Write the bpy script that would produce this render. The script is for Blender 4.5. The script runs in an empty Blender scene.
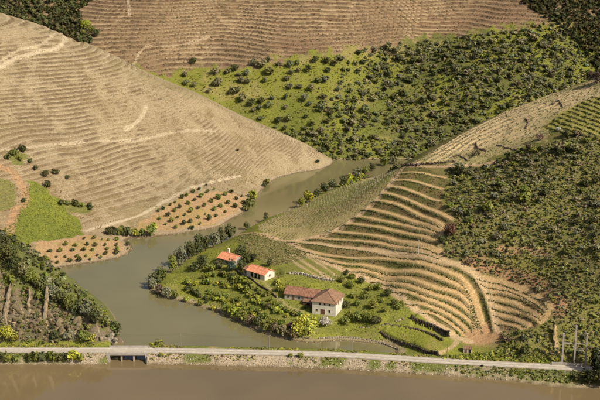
import bpy, math, random
import numpy as np
from mathutils import Vector, Matrix

R = math.radians
rng = np.random.default_rng(7)
random.seed(7)
scene = bpy.context.scene
COL = scene.collection

# ------------------------------------------------------------------ camera
CAM_H, PITCH, F = 220.0, R(18.0), 1353.0          # height above the river, down-tilt, focal length in 600-px units
cam_d = bpy.data.cameras.new('camera')
cam_d.sensor_width = 36.0
cam_d.lens = 36.0 * F / 600.0
cam_d.clip_start = 1.0
cam_d.clip_end = 6000.0
cam = bpy.data.objects.new('camera', cam_d)
COL.objects.link(cam)
cam.location = (0, 0, CAM_H)
cam.rotation_euler = (math.pi / 2 - PITCH, 0, 0)
scene.camera = cam

# ------------------------------------------------------------------ sky, sun, exposure
SUN_AZ, SUN_EL = 128.0, 42.0                        # degrees clockwise from +Y, degrees above horizon
world = bpy.data.worlds.new('World')
scene.world = world
world.use_nodes = True
wn = world.node_tree
sky = wn.nodes.new('ShaderNodeTexSky')
sky.sky_type = 'NISHITA'
sky.sun_disc = False
sky.sun_elevation = R(SUN_EL)
sky.sun_rotation = R(SUN_AZ)
sky.dust_density = 5.0
sky.air_density = 1.0
bg = wn.nodes['Background']
bg.inputs['Strength'].default_value = 0.09
wn.links.new(sky.outputs['Color'], bg.inputs['Color'])

sun_d = bpy.data.lights.new('sun', 'SUN')
sun_d.energy = 5.0
sun_d.angle = R(0.5)
sun_d.color = (1.0, 0.91, 0.76)
sun = bpy.data.objects.new('sun', sun_d)
COL.objects.link(sun)
sd = Vector((math.sin(R(SUN_AZ)) * math.cos(R(SUN_EL)), math.cos(R(SUN_AZ)) * math.cos(R(SUN_EL)), math.sin(R(SUN_EL))))
sun.rotation_euler = sd.to_track_quat('Z', 'Y').to_euler()
sun.location = (300, 200, 400)

scene.view_settings.view_transform = 'Standard'
scene.view_settings.look = 'None'
scene.view_settings.exposure = -0.12
scene.view_settings.gamma = 1.0
scene.view_settings.use_curve_mapping = False
scene.render.engine = 'CYCLES'
scene.cycles.max_bounces = 5
scene.cycles.transparent_max_bounces = 4

# ------------------------------------------------------------------ helpers
def tag(o, label=None, cat=None, group=None, kind=None):
    if label: o['label'] = label
    if cat: o['category'] = cat
    if group: o['group'] = group
    if kind: o['kind'] = kind
    return o

def empty(name, loc, rz=0.0, label=None, cat=None, group=None):
    o = bpy.data.objects.new(name, None)
    o.empty_display_size = 0.3
    COL.objects.link(o)
    o.location = loc
    o.rotation_euler = (0, 0, rz)
    return tag(o, label, cat, group)

def link(name, me, parent=None):
    o = bpy.data.objects.new(name, me)
    COL.objects.link(o)
    if parent is not None:
        o.parent = parent
    return o

def np_mesh(name, V, Q, mat, col=None, smooth=False, T=None):
    """V (n,3); Q (m,4) quads; T (k,3) triangles; col (n,3) vertex colours"""
    me = bpy.data.meshes.new(name)
    V = np.asarray(V, dtype=np.float32)
    nq = 0 if Q is None else len(Q)
    nt = 0 if T is None else len(T)
    me.vertices.add(len(V))
    me.vertices.foreach_set('co', V.ravel())
    idx = []
    if nq: idx.append(np.asarray(Q, dtype=np.int32).ravel())
    if nt: idx.append(np.asarray(T, dtype=np.int32).ravel())
    idx = np.concatenate(idx)
    me.loops.add(len(idx))
    me.loops.foreach_set('vertex_index', idx)
    me.polygons.add(nq + nt)
    st = np.concatenate([np.arange(nq) * 4, nq * 4 + np.arange(nt) * 3]).astype(np.int32)
    me.polygons.foreach_set('loop_start', st)
    if smooth:
        me.polygons.foreach_set('use_smooth', np.ones(nq + nt, dtype=bool))
    if col is not None:
        a = me.attributes.new('Col', 'FLOAT_COLOR', 'POINT')
        c4 = np.ones((len(V), 4), dtype=np.float32)
        c4[:, :3] = col
        a.data.foreach_set('color', c4.ravel())
    if mat is not None:
        me.materials.append(mat)
    me.update(calc_edges=True)
    return me

class MB:
    """collects boxes, prisms and tubes, built as one mesh"""
    def __init__(s): s.v, s.f = [], []
    def add(s, v, f):
        n = len(s.v); s.v += [tuple(p) for p in v]; s.f += [tuple(i + n for i in q) for q in f]
    def box(s, c, d, rz=0.0):
        ca, sa = math.cos(rz), math.sin(rz)
        v = []
        for z in (-.5, .5):
            for x, y in ((-.5, -.5), (.5, -.5), (.5, .5), (-.5, .5)):
                x2, y2 = x * d[0], y * d[1]
                v.append((c[0] + x2 * ca - y2 * sa, c[1] + x2 * sa + y2 * ca, c[2] + z * d[2]))
        s.add(v, [(3, 2, 1, 0), (4, 5, 6, 7), (0, 1, 5, 4), (1, 2, 6, 5), (2, 3, 7, 6), (3, 0, 4, 7)])
    def tube(s, a, b, r0, r1, n=7):
        a, b = Vector(a), Vector(b)
        d = (b - a).normalized()
        u = d.orthogonal().normalized(); w = d.cross(u)
        v = []
        for p, r in ((a, r0), (b, r1)):
            for k in range(n):
                t = 2 * math.pi * k / n
                v.append(p + u * (r * math.cos(t)) + w * (r * math.sin(t)))
        f = [(k, (k + 1) % n, n + (k + 1) % n, n + k) for k in range(n)]
        f.append(tuple(range(n - 1, -1, -1))); f.append(tuple(range(n, 2 * n)))
        s.add(v, f)
    def build(s, name, mat, parent=None, smooth=False):
        me = bpy.data.meshes.new(name)
        me.from_pydata(s.v, [], s.f)
        me.materials.append(mat)
        if smooth:
            for p in me.polygons: p.use_smooth = True
        me.update()
        return link(name, me, parent)

# value noise in numpy
_perm = rng.random((512, 512)).astype(np.float32)
def vnoise(x, y, s, seed=0):
    x = np.asarray(x, dtype=np.float64) / s + seed * 17.31 + 100; y = np.asarray(y, dtype=np.float64) / s + seed * 5.77 + 100
    xi, yi = np.floor(x).astype(int), np.floor(y).astype(int)
    fx, fy = x - xi, y - yi
    fx = fx * fx * (3 - 2 * fx); fy = fy * fy * (3 - 2 * fy)
    a = _perm[xi % 512, yi % 512]; b = _perm[(xi + 1) % 512, yi % 512]
    c = _perm[xi % 512, (yi + 1) % 512]; d = _perm[(xi + 1) % 512, (yi + 1) % 512]
    return ((a * (1 - fx) + b * fx) * (1 - fy) + (c * (1 - fx) + d * fx) * fy) * 2 - 1
def fbm(x, y, s, o=4, seed=0):
    t, a, n = 0.0, 1.0, 0.0
    for k in range(o):
        t = t + a * vnoise(x, y, s / 2 ** k, seed + k * 3); n += a; a *= .5
    return t / n
def sstep(a, b, x):
    t = np.clip((x - a) / (b - a), 0, 1)
    return t * t * (3 - 2 * t)

# view rays: where a photographed point lies in the place
cp, sp = math.cos(PITCH), math.sin(PITCH)
def ray(px, py):
    u, v = (px - 300.0) / F, (200.0 - py) / F
    return u, cp + v * sp, -sp + v * cp
def at_z(px, py, z):
    a, b, c = ray(px, py); t = (z - CAM_H) / c
    return np.array((a * t, b * t, z))
def at_y(px, py, Y):
    a, b, c = ray(px, py); t = Y / b
    return np.array((a * t, Y, CAM_H + c * t))
def project(X, Y, Z):
    dz = Z - CAM_H
    dep = Y * cp - dz * sp
    return 300 + F * X / dep, 200 - F * (Y * sp + dz * cp) / dep

class TPS:
    def __init__(s, pts, lam=0.0):
        P = np.array(pts, dtype=float)
        s.c = P[:, :2] / 100.0
        n = len(P)
        d = np.linalg.norm(s.c[:, None] - s.c[None], axis=2)
        K = d * d * np.log(d + 1e-9) + lam * np.eye(n)
        A = np.zeros((n + 3, n + 3)); A[:n, :n] = K
        A[:n, n] = 1; A[:n, n + 1:] = s.c; A[n, :n] = 1; A[n + 1:, :n] = s.c.T
        s.w = np.linalg.solve(A, np.concatenate([P[:, 2], np.zeros(3)]))
    def __call__(s, x, y):
        x = x / 100.0; y = y / 100.0
        r = s.w[-3] + s.w[-2] * x + s.w[-1] * y
        for (cx, cy), w in zip(s.c, s.w):
            d2 = (x - cx) ** 2 + (y - cy) ** 2 + 1e-12
            r = r + w * 0.5 * d2 * np.log(d2)
        return r

# ------------------------------------------------------------------ terrain: the shape of the land
WATER_PX = [(300, 187), (243, 224), (275, 203), (200, 240), (150, 258), (110, 280), (125, 310), (160, 320), (205, 326), (240, 341), (140, 345), (320, 175)]
def wpts(z=-3.5): return [at_z(a, b, 0) + np.array((0, 0, z)) for a, b in WATER_PX]
Zs = lambda L: [at_z(a, b, c) for a, b, c in L]
Ys = lambda L: [at_y(a, b, c) for a, b, c in L]

shoreL = [(-40, 290), (0, 280), (35, 274), (60, 267), (94, 262), (124, 255), (131, 248), (124, 241), (147, 237), (174, 234), (200, 230), (220, 225.5), (240, 214),
          (250, 205), (262, 189), (277, 178), (300, 172), (325, 167)]
ptsL = [at_z(a, b, 0.15) for a, b in shoreL] + wpts() + Ys([(-70, -12, 790), (-30, 6, 775), (0, 15.7, 770), (43, 27, 766), (67, 38.5, 763), (87, 47, 760), (117, 62, 757), (144, 77, 755), (174, 89, 752),
      (200, 98, 750), (235, 119, 748), (260, 131, 745), (285, 142, 744), (307, 151, 742)])
ptsL += Zs([(-40, 240, 8), (0, 240, 8), (60, 241, 4), (30, 182, 20), (0, 122, 40), (-50, 122, 46), (150, 216, 3), (150, 150, 20), (150, 110, 36), (100, 150, 25), (200, 190, 7), (110, 240, 2.5), (222, 212, 2.0), (205, 215, 2.8)])
ptsL += [np.array(p) for p in ((-240, 860, 45), (-160, 850, 30), (-90, 830, 15), (-30, 800, 2), (20, 775, -8), (60, 745, -12), (150, 740, -40), (40, 650, -14), (-250, 700, 72), (-250, 640, 45))]
fL = TPS(ptsL)

shoreR = [(360, 171), (347, 178), (330, 188), (300.5, 202), (290, 210), (264, 219), (250, 227), (225, 241), (200, 250), (180, 262), (169, 270), (150, 287), (159, 295), (182, 301), (205, 308), (224, 314),
          (250, 327), (270, 335), (290, 339.5), (312, 342), (345, 340.5), (373, 343), (390, 348)]
ptsR = [at_z(a, b, 0.15) for a, b in shoreR] + wpts()
ptsR += Zs([(165, 284, 1.5), (190, 268, 2.6), (220, 285, 4), (250, 262, 7.5), (320, 314, 5), (290, 300, 7), (262, 281, 8), (228, 266, 6), (288, 242, 11), (253, 233, 7), (340, 268, 12), (400, 295, 10),
      (436, 322, 6), (457, 337, 4.3), (485, 337, 4.6), (340, 246, 15), (418, 253, 22), (460, 265, 21.5), (487, 294, 13.5), (496, 325, 7), (400, 210, 29), (450, 220, 33), (400, 172, 36), (350, 226, 20),
      (360, 192, 19), (330, 205, 14), (378, 178, 21), (300, 222, 9), (550, 300, 19), (600, 300, 22), (520, 340, 8), (575, 340, 10), (640, 300, 24), (600, 200, 45), (500, 220, 36), (550, 250, 31), (600, 250, 35), (650, 230, 45),
      (500, 160, 46), (450, 176, 39), (550, 150, 54.5), (600, 140, 60), (600, 78, 74), (640, 60, 80), (560, 91, 66), (500, 114, 54), (460, 133, 45), (430, 151, 40), (545, 297, 18.5), (515, 305, 13),
      (350, 320, 4), (420, 346, 3.2), (440, 354, 3.0), (500, 361, 3.0), (560, 364, 3.2), (600, 368, 3.2), (640, 372, 3.4), (380, 320, 6), (300, 325, 3), (240, 305, 3), (350, 295, 8), (380, 285, 9.5)])
ptsR += [np.array(p) for p in ((45, 716, 0), (75, 725, -1), (105, 732, -1), (150, 738, -1), (200, 745, -1), (60, 770, -10), (150, 790, -15), (230, 700, 50), (-100, 640, -20), (-60, 700, -22), (250, 560, 75))]
ptsR += [at_z(a, b, 0) - np.array((0, 0, 4.0)) for a, b in ((480, 395), (560, 410), (620, 415))]
fR = TPS(ptsR)

ptsC = Zs([(-40, 344, 3.2), (0, 344, 3.2), (40, 344, 3.2), (80, 344, 3.2), (110, 345, 3.0)]) + Ys([(-60, 215, 522), (0, 249, 512), (30, 278, 507), (60, 300, 502), (90, 315, 497), (108, 326, 492), (0, 300, 495), (30, 315, 492), (60, 328, 488.5), (90, 334, 487), (-60, 300, 495)])
ptsC += [at_z(a, b, 0) - np.array((0, 0, d)) for a, b, d in ((95, 292, 4), (62, 280, 4), (130, 325, 4), (130, 343, 3), (120, 337, 0))] + [np.array(p) for p in ((-170, 545, 18), (-150, 560, -4), (-200, 575, -4), (-90, 560, -16), (-60, 520, -14), (0, 500, -25), (-140, 620, -30))]
fC = TPS(ptsC)

def fB(x, y):
    b = 0.5 * (y - 745.0 - 4.0 * np.sin(x / 55.0)) + 7.0 * fbm(x, y, 80, 3, 11) + 3.5 * np.sin(x / 21.0 + 1.5 * np.sin(y / 40.0)) * sstep(750, 775, y)
    return b + 0.0009 * np.clip(y - 900, 0, None) ** 2 * 0 + 1.2 * fbm(x, y, 25, 3, 12)

def axis(segs):
    out = []
    for a, b, s in segs: out.append(np.arange(a, b, s))
    return np.concatenate(out)
gx = axis([(-265, -168, 2.0), (-168, -125, 0.95), (-125, 150, 0.6), (150, 200, 0.95), (200, 265, 2.0)])
gy = axis([(440, 462, 1.5), (462, 620, 0.6), (620, 775, 0.5), (775, 905, 0.8), (905, 1060, 3.0)])
X, Y = np.meshgrid(gx, gy)          # [iy, ix]
NX, NY = len(gx), len(gy)

hL = fL(X, Y) + 1.2 * fbm(X, Y, 40, 3, 21) * sstep(1, 8, fL(X, Y)) 
hR = fR(X, Y)
hR = hR + 0.5 * fbm(X, Y, 14, 3, 31) * sstep(1, 6, hR)
hC = fC(X, Y)
hC = hC + sstep(4, 8, hC) * (2.6 * np.abs(fbm(X + .4 * Y, Y * .35, 7, 4, 41)) + 1.3 * fbm(X, Y, 2.6, 3, 44) - 0.5)
hB = fB(X, Y)
H0 = np.maximum.reduce([hL, hR, hC, hB])
sheet = np.argmax(np.stack([hL, hB, hR, hC]), axis=0)   # 0 left hill, 1 far hill, 2 spur, 3 cliff
H = np.maximum(H0, -5.0)

def grid_sample(A, x, y):
    x = np.asarray(x, float); y = np.asarray(y, float)
    i = np.clip(np.searchsorted(gx, x) - 1, 0, NX - 2); j = np.clip(np.searchsorted(gy, y) - 1, 0, NY - 2)
    fx = np.clip((x - gx[i]) / (gx[i + 1] - gx[i]), 0, 1); fy = np.clip((y - gy[j]) / (gy[j + 1] - gy[j]), 0, 1)
    return (A[j, i] * (1 - fx) + A[j, i + 1] * fx) * (1 - fy) + (A[j + 1, i] * (1 - fx) + A[j + 1, i + 1] * fx) * fy
def zat(x, y): return grid_sample(H, x, y)
_yy = np.arange(445.0, 1050.0, 0.5)
def hit(px, py, zmin=0.0):
    a, b, c = ray(px, py)
    t = _yy / b
    xs = a * t; zr = CAM_H + c * t
    h = np.maximum(zat(xs, _yy), zmin)
    k = np.argmax(zr <= h)
    if not (zr <= h).any(): k = len(_yy) - 1
    if k > 0:
        d0, d1 = zr[k - 1] - h[k - 1], zr[k] - h[k]
        f = d0 / (d0 - d1 + 1e-9)
        y = _yy[k - 1] + 0.5 * f
    else: y = _yy[0]
    x = a * y / b
    return np.array((x, y, float(max(zat(x, y), zmin))))
def hits(L): return np.array([hit(a, b) for a, b in L])

def seg_dist(px, py, line):
    """distance, side (+ left of travel) and arclength to a polyline (n,2+)"""
    best = np.full(px.shape, 1e9); side = np.zeros(px.shape); arc = np.zeros(px.shape); zz = np.zeros(px.shape)
    L0 = 0.0
    for a, b in zip(line[:-1], line[1:]):
        dx, dy = b[0] - a[0], b[1] - a[1]; l2 = dx * dx + dy * dy + 1e-9
        t = np.clip(((px - a[0]) * dx + (py - a[1]) * dy) / l2, 0, 1)
        d = np.hypot(px - a[0] - t * dx, py - a[1] - t * dy)
        m = d < best
        best = np.where(m, d, best)
        side = np.where(m, np.sign(dx * (py - a[1]) - dy * (px - a[0])), side)
        arc = np.where(m, L0 + t * math.sqrt(l2), arc)
        L0 += math.sqrt(l2)
    return best, side, arc
def inside(px, py, poly):
    r = np.zeros(px.shape, bool)
    n = len(poly)
    for i in range(n):
        x0, y0 = poly[i][0], poly[i][1]; x1, y1 = poly[i - 1][0], poly[i - 1][1]
        c = ((y0 > py) != (y1 > py)) & (px < (x1 - x0) * (py - y0) / (y1 - y0 + 1e-12) + x0)
        r ^= c
    return r
def smooth_line(L, n=4):
    """Catmull-Rom through points"""
    L = np.array(L, float); out = []
    P = np.vstack([2 * L[0] - L[1], L, 2 * L[-1] - L[-2]])
    for i in range(1, len(P) - 2):
        for k in range(n):
            t = k / n
            a, b, c, d = P[i - 1], P[i], P[i + 1], P[i + 2]
            out.append(0.5 * (2 * b + (c - a) * t + (2 * a - 5 * b + 4 * c - d) * t * t + (3 * b - a - 3 * c + d) * t ** 3))
    out.append(L[-1])
    return np.array(out)

# --- the causeway that carries the road across the mouth of the inlet
ROAD_PX = [(-90, 350.5), (-40, 350.3), (0, 350), (60, 350), (100, 350), (150, 350), (200, 351), (270, 352.5), (340, 354.7), (400, 358.2), (450, 361.3), (500, 364), (545, 366.3), (590, 368.6), (640, 371), (700, 374)]
ROAD_Z = 3.2
road_line = smooth_line([at_z(a, b, ROAD_Z)[:2] for a, b in ROAD_PX], 4)
dR, sR, aR = seg_dist(X, Y, road_line)
sdR = dR * sR                                   # + = inlet side (behind), - = river side
rn = 0.5 * fbm(X, Y, 5, 3, 51)
BR0, BR1 = at_z(110, 350, ROAD_Z)[0], at_z(147, 350, ROAD_Z)[0]
prof_back = ROAD_Z - 0.05 - np.clip(sdR - 4.6 + rn, 0, None) * 0.85
prof_front = ROAD_Z - 0.05 - np.clip(-sdR - 3.9 + 0.6 * rn, 0, None) * 1.15 
# wider bank towards the right-hand end
wide = sstep(at_z(440, 362, 3)[0], at_z(560, 367, 3)[0], X)
prof_front = np.where(sdR < 0, ROAD_Z - 0.05 - np.clip(-sdR - 3.6 + 0.6 * rn, 0, None) * (1.15 - 0.72 * wide), 99)
cause = np.where(sdR > 0, prof_back, prof_front)
gap = (X > BR0) & (X < BR1)
cause = np.where(gap, -5.0, cause)
corr = (1 - sstep(3.6, 6.0, dR)) * (~gap)       # flatten everything under the road
H = np.where(gap & (dR < 14), np.minimum(H, -3.0), H)
Hc = np.maximum(H, cause)
Hc = np.where(sdR < -3.5, np.maximum(cause, -5.0), Hc)
H = Hc * (1 - corr) + np.minimum(Hc, ROAD_Z - 0.05) * corr
sheet = np.where((dR < 12) & (cause >= H0 - 0.05), 4, sheet)
sheet = np.where(sdR < -3.5, 4, sheet)

# --- terraces of the left hill and of the far hill: contour benches
def terrace(h, step, bench=0.55, amt=0.85):
    q = np.floor(h / step); f = h / step - q
    g = np.where(f < bench, 0.12 * f / bench, 0.12 + 0.88 * sstep(0, 1, (f - bench) / (1 - bench)))
    return h * (1 - amt) + amt * step * (q + g), f, q
wob = 2.6 * fbm(X, Y, 60, 2, 61) + 0.3 * fbm(X, Y, 12, 2, 62)
orchard_px = {
 'grass': [(0, 243), (3, 229), (14, 222), (24, 200), (27, 180), (34, 180), (62, 205), (80, 226), (84, 233), (60, 239), (30, 242)],
 'orange1': [(10, 262), (14, 248), (40, 243), (84, 234), (112, 238), (131, 248), (124, 255), (94, 262), (60, 267), (36, 274)],
 'orange2': [(136, 236), (138, 222), (150, 216), (165, 206), (186, 194), (212, 190), (240, 196), (248, 203), (240, 213), (220, 225), (200, 229), (174, 233), (150, 236)],
}
poly = {k: hits(v)[:, :2] for k, v in orchard_px.items()}
pn_x = X + 3.6 * fbm(X, Y, 9, 4, 71); pn_y = Y + 5.5 * fbm(X, Y, 9, 4, 72)
flatL = np.zeros(X.shape)
for k in poly: flatL = np.maximum(flatL, inside(pn_x, pn_y, poly[k]).astype(float))
def blur(A, n=3):
    for _ in range(n):
        B = A.copy()
        B[1:-1, 1:-1] = (A[1:-1, 1:-1] * 2 + A[:-2, 1:-1] + A[2:, 1:-1] + A[1:-1, :-2] + A[1:-1, 2:]) / 6
        A = B
    return A
flatL = blur(flatL, 6)
sweep = .0036 * np.clip(X + 85 + 8 * fbm(X, Y, 50, 2, 65), 0, None) ** 2 * sstep(625, 690, Y)
wobL = wob - sweep
tL, phL, qL = terrace(hL + wobL, 1.7, 0.6)
mL = (sheet == 0)
kL = sstep(4.0, 7.0, hL) * (1 - flatL)
H = np.where(mL, H * (1 - kL) + (tL - wobL) * kL, H)
tB, phB, qB = terrace(hB + wob, 1.9, 0.55)
brown_edge = hits([(168, 77), (205, 68), (255, 64), (300, 59), (350, 51), (400, 41), (450, 36), (500, 30), (552, 24)])
be_y = np.interp(X, brown_edge[:, 0], brown_edge[:, 1]) + 9.0 * fbm(X, Y, 22, 4, 73)
mB = (sheet == 1)
brown = sstep(-4.0, 3.0, Y - be_y + 6 * vnoise(X, Y, 3.1, 74))
H = np.where(mB, H * (1 - 0.9 * brown) + (tB - wob) * 0.9 * brown, H)

# --- terraces of the spur, traced one by one: each line is a bench
U_PX = [[(402, 172.5), (420, 172.5), (446, 178)], [(396, 180), (415, 181), (443, 189)], [(390, 186), (410, 190), (440, 201)], [(383, 192), (402, 197), (425, 207), (452, 219)],
        [(374, 200), (395, 203), (413, 211), (444, 225)], [(364, 208), (385, 212), (405, 218), (443, 230)], [(355, 216), (380, 220), (405, 225), (442, 235)], [(345, 223), (380, 227), (402, 232), (442, 243)],
        [(331, 231), (380, 236), (402, 241), (442, 251)], [(312, 238), (350, 240), (380, 243), (417, 248), (442, 255)],
        [(288, 241), (340, 247), (379, 251), (418, 254.5), (442, 260.5), (463.5, 267), (477, 276), (486, 291), (493, 311), (498, 331)],
        [(300, 249), (340, 256.5), (385, 258), (421, 262.5), (450, 272), (461, 277), (470, 287), (477, 302), (487, 331)],
        [(318, 256), (340, 262.5), (370, 265.5), (409, 270.5), (439, 277), (450, 281), (466, 289), (475, 302), (484, 329)],
        [(345, 269), (370, 271.5), (400, 277), (430, 285), (450, 290.5), (463.5, 296.5), (475, 310), (482, 328)],
        [(372, 279), (384, 281), (424, 290.5), (450, 299), (463.5, 306.5), (475, 318), (480, 330)],
        [(392, 289), (424, 297), (439, 302.5), (450, 308), (463.5, 316), (474, 326), (477, 332)],
        [(407, 301.5), (430, 306), (450, 315.5), (463.5, 326), (470, 333)], [(420, 311), (436, 314.5), (450, 323), (460, 331), (465, 336)]]
F_PX = [[(479, 275), (502, 280), (524, 288), (542, 297), (552, 308)], [(483, 281), (506, 286.5), (524, 293), (535, 299.5), (549, 310)], [(488, 289), (508, 292), (529, 299), (540, 306), (548, 314)],
        [(491, 296.6), (513, 302), (529, 309), (545, 319)], [(494, 305), (517, 311), (533, 316), (542, 323)], [(496, 313), (513, 317.5), (530, 325)], [(498, 321), (512, 324.5), (526, 330)]]
U_L = [smooth_line(hits(l)[:, :2], 5) for l in U_PX]
F_L = [smooth_line(hits(l)[:, :2], 5) for l in F_PX]
regU = hits([(400, 169), (425, 168), (449, 178), (441, 200), (455, 219), (443, 232), (443, 256), (465, 263), (480, 273), (490, 290), (498, 311), (502, 333), (485, 333), (466, 337), (450, 331), (419, 311), (399, 295), (386, 285), (358, 275), (340, 268), (315, 256), (286, 242), (318, 236), (335, 230), (350, 221), (362, 212), (373, 202), (392, 181)])[:, :2]
regF = hits([(478, 273), (503, 278), (526, 286), (545, 296), (555, 308), (548, 320), (535, 329), (516, 331), (502, 329), (496, 311), (489, 291)])[:, :2]
bench = np.zeros(X.shape); bank = np.zeros(X.shape); tidx = np.full(X.shape, -1)
gyr, gxr = np.gradient(hR, gy, gx); slope = np.hypot(gyr, gxr)
dH = np.zeros(X.shape)
def cut_terraces(lines, reg, base):
    global dH, bench, bank, tidx
    m = inside(X, Y, reg) & (sheet == 2)
    x, y = X[m], Y[m]
    D = []; S = []
    for l in lines:
        d, s, _ = seg_dist(x, y, l); D.append(d); S.append(s)
    D = np.array(D); S = np.array(S)
    i = np.argmin(D, axis=0); k = np.arange(len(x))
    di = D[i, k]; down = S[i, k] < 0
    j = np.where(down, i + 1, i - 1)
    ok = (j >= 0) & (j < len(lines))
    dj = np.where(ok, D[np.clip(j, 0, len(lines) - 1), k], 6.0)
    w = di + dj
    u = np.where(down, di, dj) / w               # 0 at the upper bench, 1 at the lower one
    drop = np.clip(slope[m] * w, .9, 2.0) * sstep(1.6, 4.5, w)
    bw = np.clip(1.35 / w, 0.1, 0.3)
    g = sstep(bw, 1 - bw * 0.9, u)
    dH[m] = drop * (u - g) * 1.0
    n = 0.25 * fbm(x, y, 4, 2, 81)
    bench[m] = np.maximum(bench[m], 1 - sstep(.85, 1.15, di + .5 * n))
    bank[m] = 1.0
    tidx[m] = base + np.where(down, i, j)
cut_terraces(U_L, regU, 1)
cut_terraces(F_L, regF, 101)
H = H + blur(dH, 1)

# --- pale terraced fields along the spur's crest
crest_px = [(405, 167), (430, 152), (460, 134), (500, 114), (560, 91), (600, 78), (630, 66), (630, 90), (600, 96), (575, 104), (556, 118), (548, 142), (520, 147), (505, 156), (480, 165), (440, 166)]
rows_px = [(540, 128), (556, 116), (576, 104), (600, 95), (640, 85), (640, 140), (600, 136), (570, 132)]
crest = hits(crest_px)[:, :2]; rows_poly = hits(rows_px)[:, :2]
mCr = inside(pn_x, pn_y, crest) & (sheet == 2)
crest_line = hits([(398, 173), (430, 153), (460, 136), (500, 117), (560, 94), (600, 82), (640, 70)])[:, :2]
dC, sC, _ = seg_dist(X, Y, crest_line)
phC = ((-dC * sC + 1.2 * fbm(X, Y, 16, 2, 64)) / 4.2) % 1.0
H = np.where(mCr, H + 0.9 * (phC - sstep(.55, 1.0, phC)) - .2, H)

# --- level pads below the buildings
def pad(cx, cy, r, z):
    global H
    d = np.hypot(X - cx, Y - cy)
    k = 1 - sstep(r, r + 4, d)
    H = H * (1 - k) + z * k
TOWER = at_z(312.3, 313.5, 5.2); TOWER_R = R(-19)
LONG = at_z(284.5, 299, 7.0); LONG_R = R(-17)
COT2 = at_z(246.5, 275.2, 8.2); COT2_R = R(-40)
COT1 = at_z(217.5, 262.5, 6.2); COT1_R = R(-36)
def loc(o, rz, x, y): return (o[0] + x * math.cos(rz) - y * math.sin(rz), o[1] + x * math.sin(rz) + y * math.cos(rz))
pad(*loc(TOWER, TOWER_R, 5, 5), 6.5, 5.2)
pad(*loc(LONG, LONG_R, 4, 3.5), 4.5, 7.0); pad(*loc(LONG, LONG_R, 11, 3.5), 4, 7.0)
pad(*loc(COT2, COT2_R, 6, 3.5), 6, 8.2)
pad(*loc(COT1, COT1_R, 4.5, 3.8), 5.5, 6.2)

# --- the walled meadow by the road (low steps held by dry-stone walls)
WALL1_PX = [(411, 319), (421, 322.5), (430, 326.5), (440, 331), (449.5, 336.5)]
WALL2_PX = [(386, 324.5), (398, 325.5), (411, 327), (422, 329), (431, 332.5), (438, 336.5), (443.5, 341.5)]
WALL3_PX = [(380, 332.5), (388, 336.5), (397, 341), (405, 344), (414, 346.5), (422, 350), (430, 353.5), (438, 356)]
W1 = smooth_line(hits(WALL1_PX)[:, :2], 4); W2 = smooth_line(hits(WALL2_PX)[:, :2], 4); W3 = smooth_line(hits(WALL3_PX)[:, :2], 4)
for W, hh, reach in ((W1, 2.4, 7.0), (W2, 0.9, 4.0), (W3, 1.9, 6.0)):
    d, s, a = seg_dist(X, Y, W)
    tot = np.linalg.norm(np.diff(W, axis=0), axis=1).sum()
    endk = sstep(0, 2.0, a) * sstep(0, 2.0, tot - a)
    k = (1 - sstep(1.5, reach, d)) * endk
    H = H + np.where(s > 0, 0.5, -0.5) * hh * k * (d > 0) * (sheet == 2)

# ------------------------------------------------------------------ terrain: colours of the ground
def C(*c): return np.array(c, dtype=np.float32)
STRAW, STRAW2, SOIL, TAN = C(.345, .275, .165), C(.265, .20, .115), C(.27, .18, .095), C(.50, .36, .20)
GRASS, LIME, KHAKI, OLIVE = C(.135, .15, .03), C(.20, .21, .034), C(.21, .18, .07), C(.10, .105, .035)
ORANGE, ROCK, PALE = C(.40, .26, .135), C(.24, .19, .13), C(.52, .44, .30)
col = np.zeros(X.shape + (3,), dtype=np.float32)
def mix(mask, c):
    global col
    m = np.clip(mask, 0, 1)[..., None]
    col = col * (1 - m) + c * m
n1 = fbm(X, Y, 30, 4, 91); n2 = fbm(X, Y, 6, 3, 95); n3 = fbm(X, Y, 2.2, 2, 99); n4 = fbm(X, Y, 60, 3, 103)
M0, M1, M2, M3, M4 = [(sheet == k).astype(float) for k in range(5)]
# left hill
mix(M0, STRAW)
mix(M0 * sstep(-.1, .5, n1 + .5 * n2) * .35, STRAW2)
mix(M0 * sstep(.05, .35, n2 + n3 * .5) * .2, SOIL)
lineL = .3 + .7 * sstep(-.35, .25, n2 + n1)  # step shading put into colour: banks darkened, bench edges lightened, as sun contrast is low
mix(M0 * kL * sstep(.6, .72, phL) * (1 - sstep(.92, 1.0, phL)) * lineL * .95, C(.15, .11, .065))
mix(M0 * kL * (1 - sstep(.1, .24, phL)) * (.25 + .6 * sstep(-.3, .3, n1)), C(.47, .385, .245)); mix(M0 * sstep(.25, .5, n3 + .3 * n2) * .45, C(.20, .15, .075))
mix(M0 * sstep(.1, .5, n4 + .3 * n2) * .3, KHAKI); mix(M0 * sstep(.15, .45, fbm(X * .4, Y, 17, 4, 305)) * .25, C(.25, .18, .10)); mix(M0 * sstep(-60, -130, X) * sstep(680, 620, Y) * .35, C(.27, .18, .095))
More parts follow.
